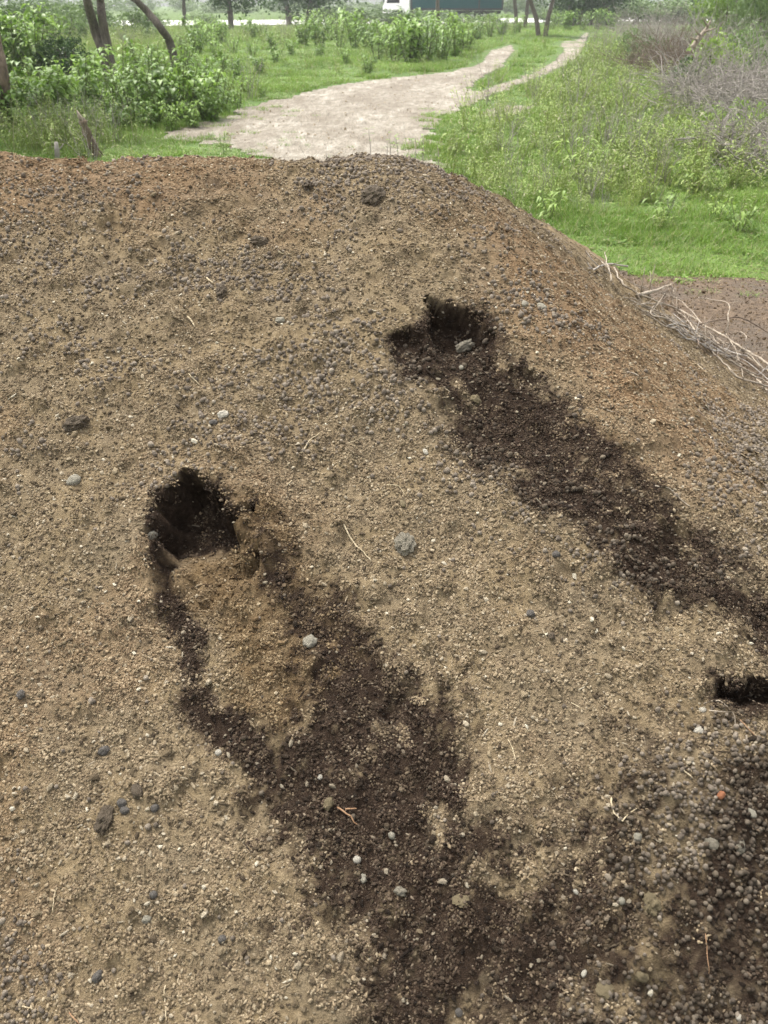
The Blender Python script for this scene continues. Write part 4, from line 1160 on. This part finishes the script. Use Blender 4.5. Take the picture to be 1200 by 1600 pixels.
tree('small_tree', 82, [([(287, 50), (288, 25), (287, 5)], 3.5)], 4.2, 5.0, 3.0, 'slim faint tree at left between leaning trunk and small dark tree', crown_z=3.4)
tree('small_tree', 88, [([(452, 44), (450, 20), (447, 0)], 5), ([(480, 44), (482, 20), (486, 0)], 4)], 4.0, 8.5, 4.2, 'low dark spreading tree left of the truck', crown_z=2.6)
tree('slim_tree', 78, [([(685, 48), (684, 20), (684, -5)], 4)], 4.6, 4.5, 2.2, 'slim dark trunk standing in front of the truck body')
tree('twin_tree', 58, [([(842, 57), (838, 30), (830, 5), (826, -10)], 4), ([(852, 57), (856, 30), (863, 5), (866, -10)], 4)], 4.8, 6, 2.4, 'twin-stemmed tree with two slim trunks beside the track')
tree('slim_tree', 80, [([(807, 42), (806, 20), (803, -5)], 3.5)], 4.4, 4.5, 2.2, 'slim tree just right of the truck, left one of two')
tree('slim_tree', 80, [([(820, 42), (823, 20), (826, -5)], 3.5)], 4.4, 4.5, 2.2, 'slim slanted tree just right of the truck, right one of two')
tree('dark_tree', 84, [([(893, 42), (893, 20), (889, 5)], 4), ([(905, 42), (908, 15), (912, 2)], 4)], 4.2, 8, 4.0, 'dark bushy tree left of the far brush', crown_z=2.7)
tree('dark_tree', 84, [([(952, 44), (950, 20), (946, 5)], 4)], 4.4, 7, 3.8, 'dark tree nearest the dead brush at far right', crown_z=2.9)
tree('dark_tree', 90, [([(925, 42), (928, 20), (930, 5)], 4)], 4.4, 8, 4.0, 'dark tree between the other dark trees at far right', crown_z=2.5)

def bush(px, py, w, h, label, group, mat, name='bush'):
    p = ground_at(px, py)
    o = empty(name, (p[0], p[1], 0))
    me = BUSHM[mat][random.randrange(4)]
    f = obj('foliage', me, None, o); f.location = (0, 0, h * .42); f.scale = (w / 2, w / 2, h / 2 / .75); f.rotation_euler = (0, 0, random.uniform(0, 6.28))
    mb = MB()
    for q in range(4):
        a = random.uniform(0, 6.28); mb.tube([(0, 0, -.05), (math.cos(a) * w * .12, math.sin(a) * w * .12, h * .3), (math.cos(a) * w * .25, math.sin(a) * w * .25, h * .6)], [.04, .03, .015], 5, False)
    obj('stems', mb.mesh('stems'), M['bark'], o)
    return tag(o, label, 'bush', group)
BUSHM = {}
for mname in ('tree_leaf', 'pale_leaf', 'yleaf'):
    BUSHM[mname] = []
    for b_ in BUSH:
        c_ = b_.copy(); c_.materials.clear(); c_.materials.append(M[mname]); BUSHM[mname].append(c_)
for i in range(26):
    px = -120 + i * 56 + random.uniform(-14, 14)
    bush(px, random.uniform(18.5, 23), random.uniform(7, 11), random.uniform(2.6, 4.2), f'pale hazy bush in the row beyond the road, {ORD[i]} from left', 'bushes beyond the road', 'pale_leaf', 'far_bush')
for (px, py, w, h), q in ranked([(15, 38.5, 10, 1.8), (75, 39, 9, 1.7), (135, 40, 6, 1.5), (237, 39.5, 3.5, 1.2), (318, 39.5, 2.5, 1.1), (520, 39, 5, 1.4), (565, 38.5, 6, 1.4), (612, 38.5, 6, 1.3), (655, 38, 6, 1.2), (705, 37.5, 5.5, 1.2),
                     (770, 37, 1.8, 1.0), (868, 36, 4, 1.5), (905, 36, 6, 1.7), (945, 36, 6, 1.8), (990, 36, 7, 2.2), (1040, 36, 8, 2.6), (1100, 36, 9, 2.8)]):
    bush(px, py + 1.5, w, h, f'low bush along the near side of the road, {q} from left', 'bushes along the near side of the road', 'pale_leaf', 'roadside_bush')
for (px, py, w, h), q in ranked([(20, 60, 4, 2.2), (70, 58, 4, 2.2), (115, 64, 3, 1.8), (-40, 62, 4, 2.4), (215, 62, 3, 1.6), (130, 56, 4, 2.0)]):
    bush(px, py, w, h, f'green bush in the hedge behind the forked tree, {q} from left', 'hedge behind the forked tree', 'pale_leaf')
bush(108, 118, 1.5, 1.1, 'brownish dry bush left of the forked tree foot', None, 'tree_leaf')
bush(1105, 150, 1.3, 1.3, 'green shrub growing through the large grey brush, left one', None, 'yleaf')
bush(1178, 140, 1.6, 1.5, 'green shrub growing through the large grey brush, right one', None, 'pale_leaf')
bush(1140, 225, .9, .6, 'low yellow-green shrub at the foot of the large grey brush', None, 'yleaf')
bush(1130, 88, 2.6, 3.4, 'green bush with white specks above the grey brush', None, 'yleaf')
bush(1190, 100, 2.6, 3.4, 'green bush at the right edge above the grey brush', None, 'pale_leaf')
bush(1010, 110, 1.3, .9, 'green bush at the left foot of the dark purplish brush', None, 'pale_leaf')
bush(1075, 150, 1.2, .8, 'dark green bush at the foot of the dead brush', None, 'tree_leaf')
bush(985, 90, 1.4, 1.0, 'low green bush beside the far end of the track', None, 'pale_leaf')

# ------------------------------------------------------------------ post and stub on the left
def post():
    b = Vector(ground_at(152, 246)); Yd = b.y
    t = Vector(at_depth(124, 178, Yd - .1)); o = empty('broken_post', b); d = t - b
    mb = MB()
    P = [d * k for k in (-.05, .2, .45, .7, .86)]
    P = smooth_path(P, 3); mb.tube(P, [.060 + .012 * math.sin(i * 1.9) - .0012 * i for i in range(len(P))], 10, True, .16)
    obj('shaft', mb.mesh('shaft'), M['brown_bark'], o)
    mb = MB()
    q = d * .84
    mb.tube([q, q + d * .10 + Vector((-.01, 0, 0)), q + d * .2 + Vector((-.02, 0, .02))], [.03, .022, .006], 6, True, .2)
    mb.tube([q + Vector((.025, 0, 0)), q + d * .06 + Vector((.03, 0, .01))], [.018, .004], 5, True, .2)
    obj('splinter', mb.mesh('splinter'), M['dead_wood'], o)
    mb = MB()
    mb.tube([d * .5 + Vector((.05, -.03, 0)), d * .25 + Vector((.08, -.04, -.02)), Vector((.12, -.05, .01))], [.016, .014, .01], 5, True, .15)
    obj('bark_strip', mb.mesh('bark_strip'), M['dark_wood'], o)
    return tag(o, 'leaning broken wooden post behind the crest at left', 'post')
post()
b = Vector(ground_at(90, 250)); mb = MB()
t = Vector(at_depth(88, 222, b.y)) - b
mb.tube([(0, 0, -.05), t * .5, t], [.035, .032, .022], 7, True, .2); mb.tube([t * .4, t * .8 + Vector((.10, 0, .03))], [.012, .004], 5)
o = obj('stub', mb.mesh('stub'), M['grey_twig']); o.location = b
tag(o, 'short pale grey stub left of the leaning broken post', 'stub')

# ------------------------------------------------------------------ truck on the road
def truck():
    Yd = 101.0
    xa = at_depth(598, 20, Yd)[0]; xb = at_depth(783, 20, Yd)[0]
    L = xb - xa
    o = empty('truck', (xa, Yd, 0.06))
    W = 2.45
    cl = L * .225
    def part(name, mb, mat, parent=o, bev=0.0, smooth=False):
        c = obj(name, mb.mesh(name, smooth), M[mat], parent)
        if bev:
            md = c.modifiers.new('bevel', 'BEVEL'); md.width = bev; md.segments = 2
        return c
    mb = MB()                                                       # cab, side outline extruded across
    side = [(.25, .75), (.0, .78), (.0, 1.35), (.10, 1.55), (.42, 2.55), (.6, 2.68), (cl - .05, 2.72), (cl - .05, .75), (cl * .78, .75), (cl * .72, 1.08), (cl * .38, 1.08), (cl * .30, .75)]
    n = len(side)
    vs = [(a, -W / 2, z) for a, z in side] + [(a, W / 2, z) for a, z in side]
    fs = [tuple(range(n)), tuple(range(2 * n - 1, n - 1, -1))] + [(i, i + n, (i + 1) % n + n, (i + 1) % n) for i in range(n)]
    mb.add(vs, fs); cab = part('cab', mb, 'white_paint', o, .03)
    mb = MB(); mb.add([(.115, -W / 2 + .15, 1.62), (.115, W / 2 - .15, 1.62), (.39, W / 2 - .2, 2.46), (.39, -W / 2 + .2, 2.46)], [(0, 1, 2, 3)])
    mb.v = [(a - .02, b, c) for a, b, c in mb.v]; part('windscreen', mb, 'dark_glass', cab)
    for sy in (-1, 1):
        mb = MB(); yy = sy * (W / 2 + .006)
        mb.add([(.38, yy, 1.65), (cl * .62, yy, 1.65), (cl * .62, yy, 2.4), (.62, yy, 2.4)], [(0, 1, 2, 3)]); part('side_window', mb, 'dark_glass', cab)
        mb = MB(); mb.box(cl * .5, cl * .6, yy - .015, yy + .015, 1.42, 1.46); part('door_handle', mb, 'dark_frame', cab)
        mb = MB(); mb.box(.05, .15, sy * (W / 2 + .12) - .06, sy * (W / 2 + .12) + .06, 1.7, 2.2); mb.tube([(.12, sy * W / 2, 1.9), (.1, sy * (W / 2 + .12), 1.95)], [.015, .015], 5); part('mirror', mb, 'dark_frame', cab)
        mb = MB(); mb.box(-.03, .02, sy * .85 - .18, sy * .85 + .18, .9, 1.1); part('headlight', mb, 'lamp_glass', cab)
    mb = MB(); mb.box(-.10, .3, -W / 2, W / 2, .45, .74); part('bumper', mb, 'dark_frame', o, .03)
    mb = MB(); mb.box(-.02, .03, -.6, .6, 1.12, 1.36); part('grille', mb, 'dark_frame', cab)
    mb = MB()
    for sy in (-1, 1): mb.box(.4, L - .1, sy * .42 - .05, sy * .42 + .05, .72, .98)
    for k in range(7): mb.box(1.2 + k * (L - 1.6) / 7, 1.3 + k * (L - 1.6) / 7, -.37, .37, .76, .92)
    part('chassis', mb, 'dark_frame')
    x0 = cl + .12
    mb = MB(); mb.box(x0, L, -W / 2 + .04, W / 2 - .04, 1.06, 3.75); box = part('container', mb, 'teal_paint')
    nr = 42
    for k in range(nr):                                             # pressed ribs of the container wall
        mb = MB() if k == 0 else mb
        a = x0 + .12 + (L - x0 - .24) * k / nr
        for sy in (-1, 1): mb.box(a, a + (L - x0) / nr * .5, sy * (W / 2 - .02) - .022, sy * (W / 2 - .02) + .022, 1.22, 3.6)
    part('wall_ribs', mb, 'teal_paint', box)
    for nm, z0, z1 in (('bottom_rail', 1.03, 1.2), ('top_rail', 3.6, 3.78)):
        mb = MB()
        for sy in (-1, 1): mb.box(x0 - .01, L + .01, sy * (W / 2) - .04, sy * (W / 2) + .04, z0, z1)
        part(nm, mb, 'dark_frame', box)
    for a in (x0 + .05, x0 + (L - x0) * .74, L - .05):
        mb = MB()
        for sy in (-1, 1): mb.box(a - .07, a + .07, sy * W / 2 - .05, sy * W / 2 + .05, 1.2, 3.6)
        part('corner_post', mb, 'dark_frame', box)
    for a in (cl * .55, L - 3.1, L - 1.8):
        for sy in (-1, 1):
            wy = sy * (W / 2 - .2)
            mb = MB(); mb.tube([(a, wy - .16, .5), (a, wy - .13, .5), (a, wy + .13, .5), (a, wy + .16, .5)], [.42, .5, .5, .42], 24)
            w = part('wheel', mb, 'rubber')
            mb = MB(); mb.tube([(a, wy + sy * .12, .5), (a, wy + sy * .175, .5)], [.27, .22], 18); part('rim', mb, 'steel', w)
    for sy in (-1, 1):
        mb = MB(); mb.box(L - 3.8, L - 1.1, sy * (W / 2 - .2) - .2, sy * (W / 2 - .2) + .2, 1.01, 1.03); part('mudguard', mb, 'dark_frame')
        mb = MB(); mb.box(cl + .6, L - 4.3, sy * (W / 2 - .08) - .03, sy * (W / 2 - .08) + .03, .55, .9); part('side_skirt', mb, 'dark_frame')
    mb = MB(); mb.tube([(cl + .5, -.9, .7), (cl + 1.5, -.9, .7)], [.26, .26], 14); part('fuel_tank', mb, 'steel')
    return tag(o, 'white cabbed truck with a long dark teal container on the road', 'truck')
truck()

# ------------------------------------------------------------------ haze volume that pales the far things
mb = MB(); mb.box(-460, 460, -70, 630, -1.6, 9.0)
hm = bpy.data.materials.new('haze'); hm.use_nodes = True
hm.node_tree.nodes.clear()
ho = hm.node_tree.nodes.new('ShaderNodeOutputMaterial'); hv = hm.node_tree.nodes.new('ShaderNodeVolumePrincipled')
hv.inputs['Color'].default_value = (0.9, 0.93, 0.92, 1); hv.inputs['Density'].default_value = 0.0007
hm.node_tree.links.new(hv.outputs[0], ho.inputs['Volume'])
tag(obj('haze', mb.mesh('haze', False), hm), 'thin haze in the air over the field', 'haze', kind='stuff')
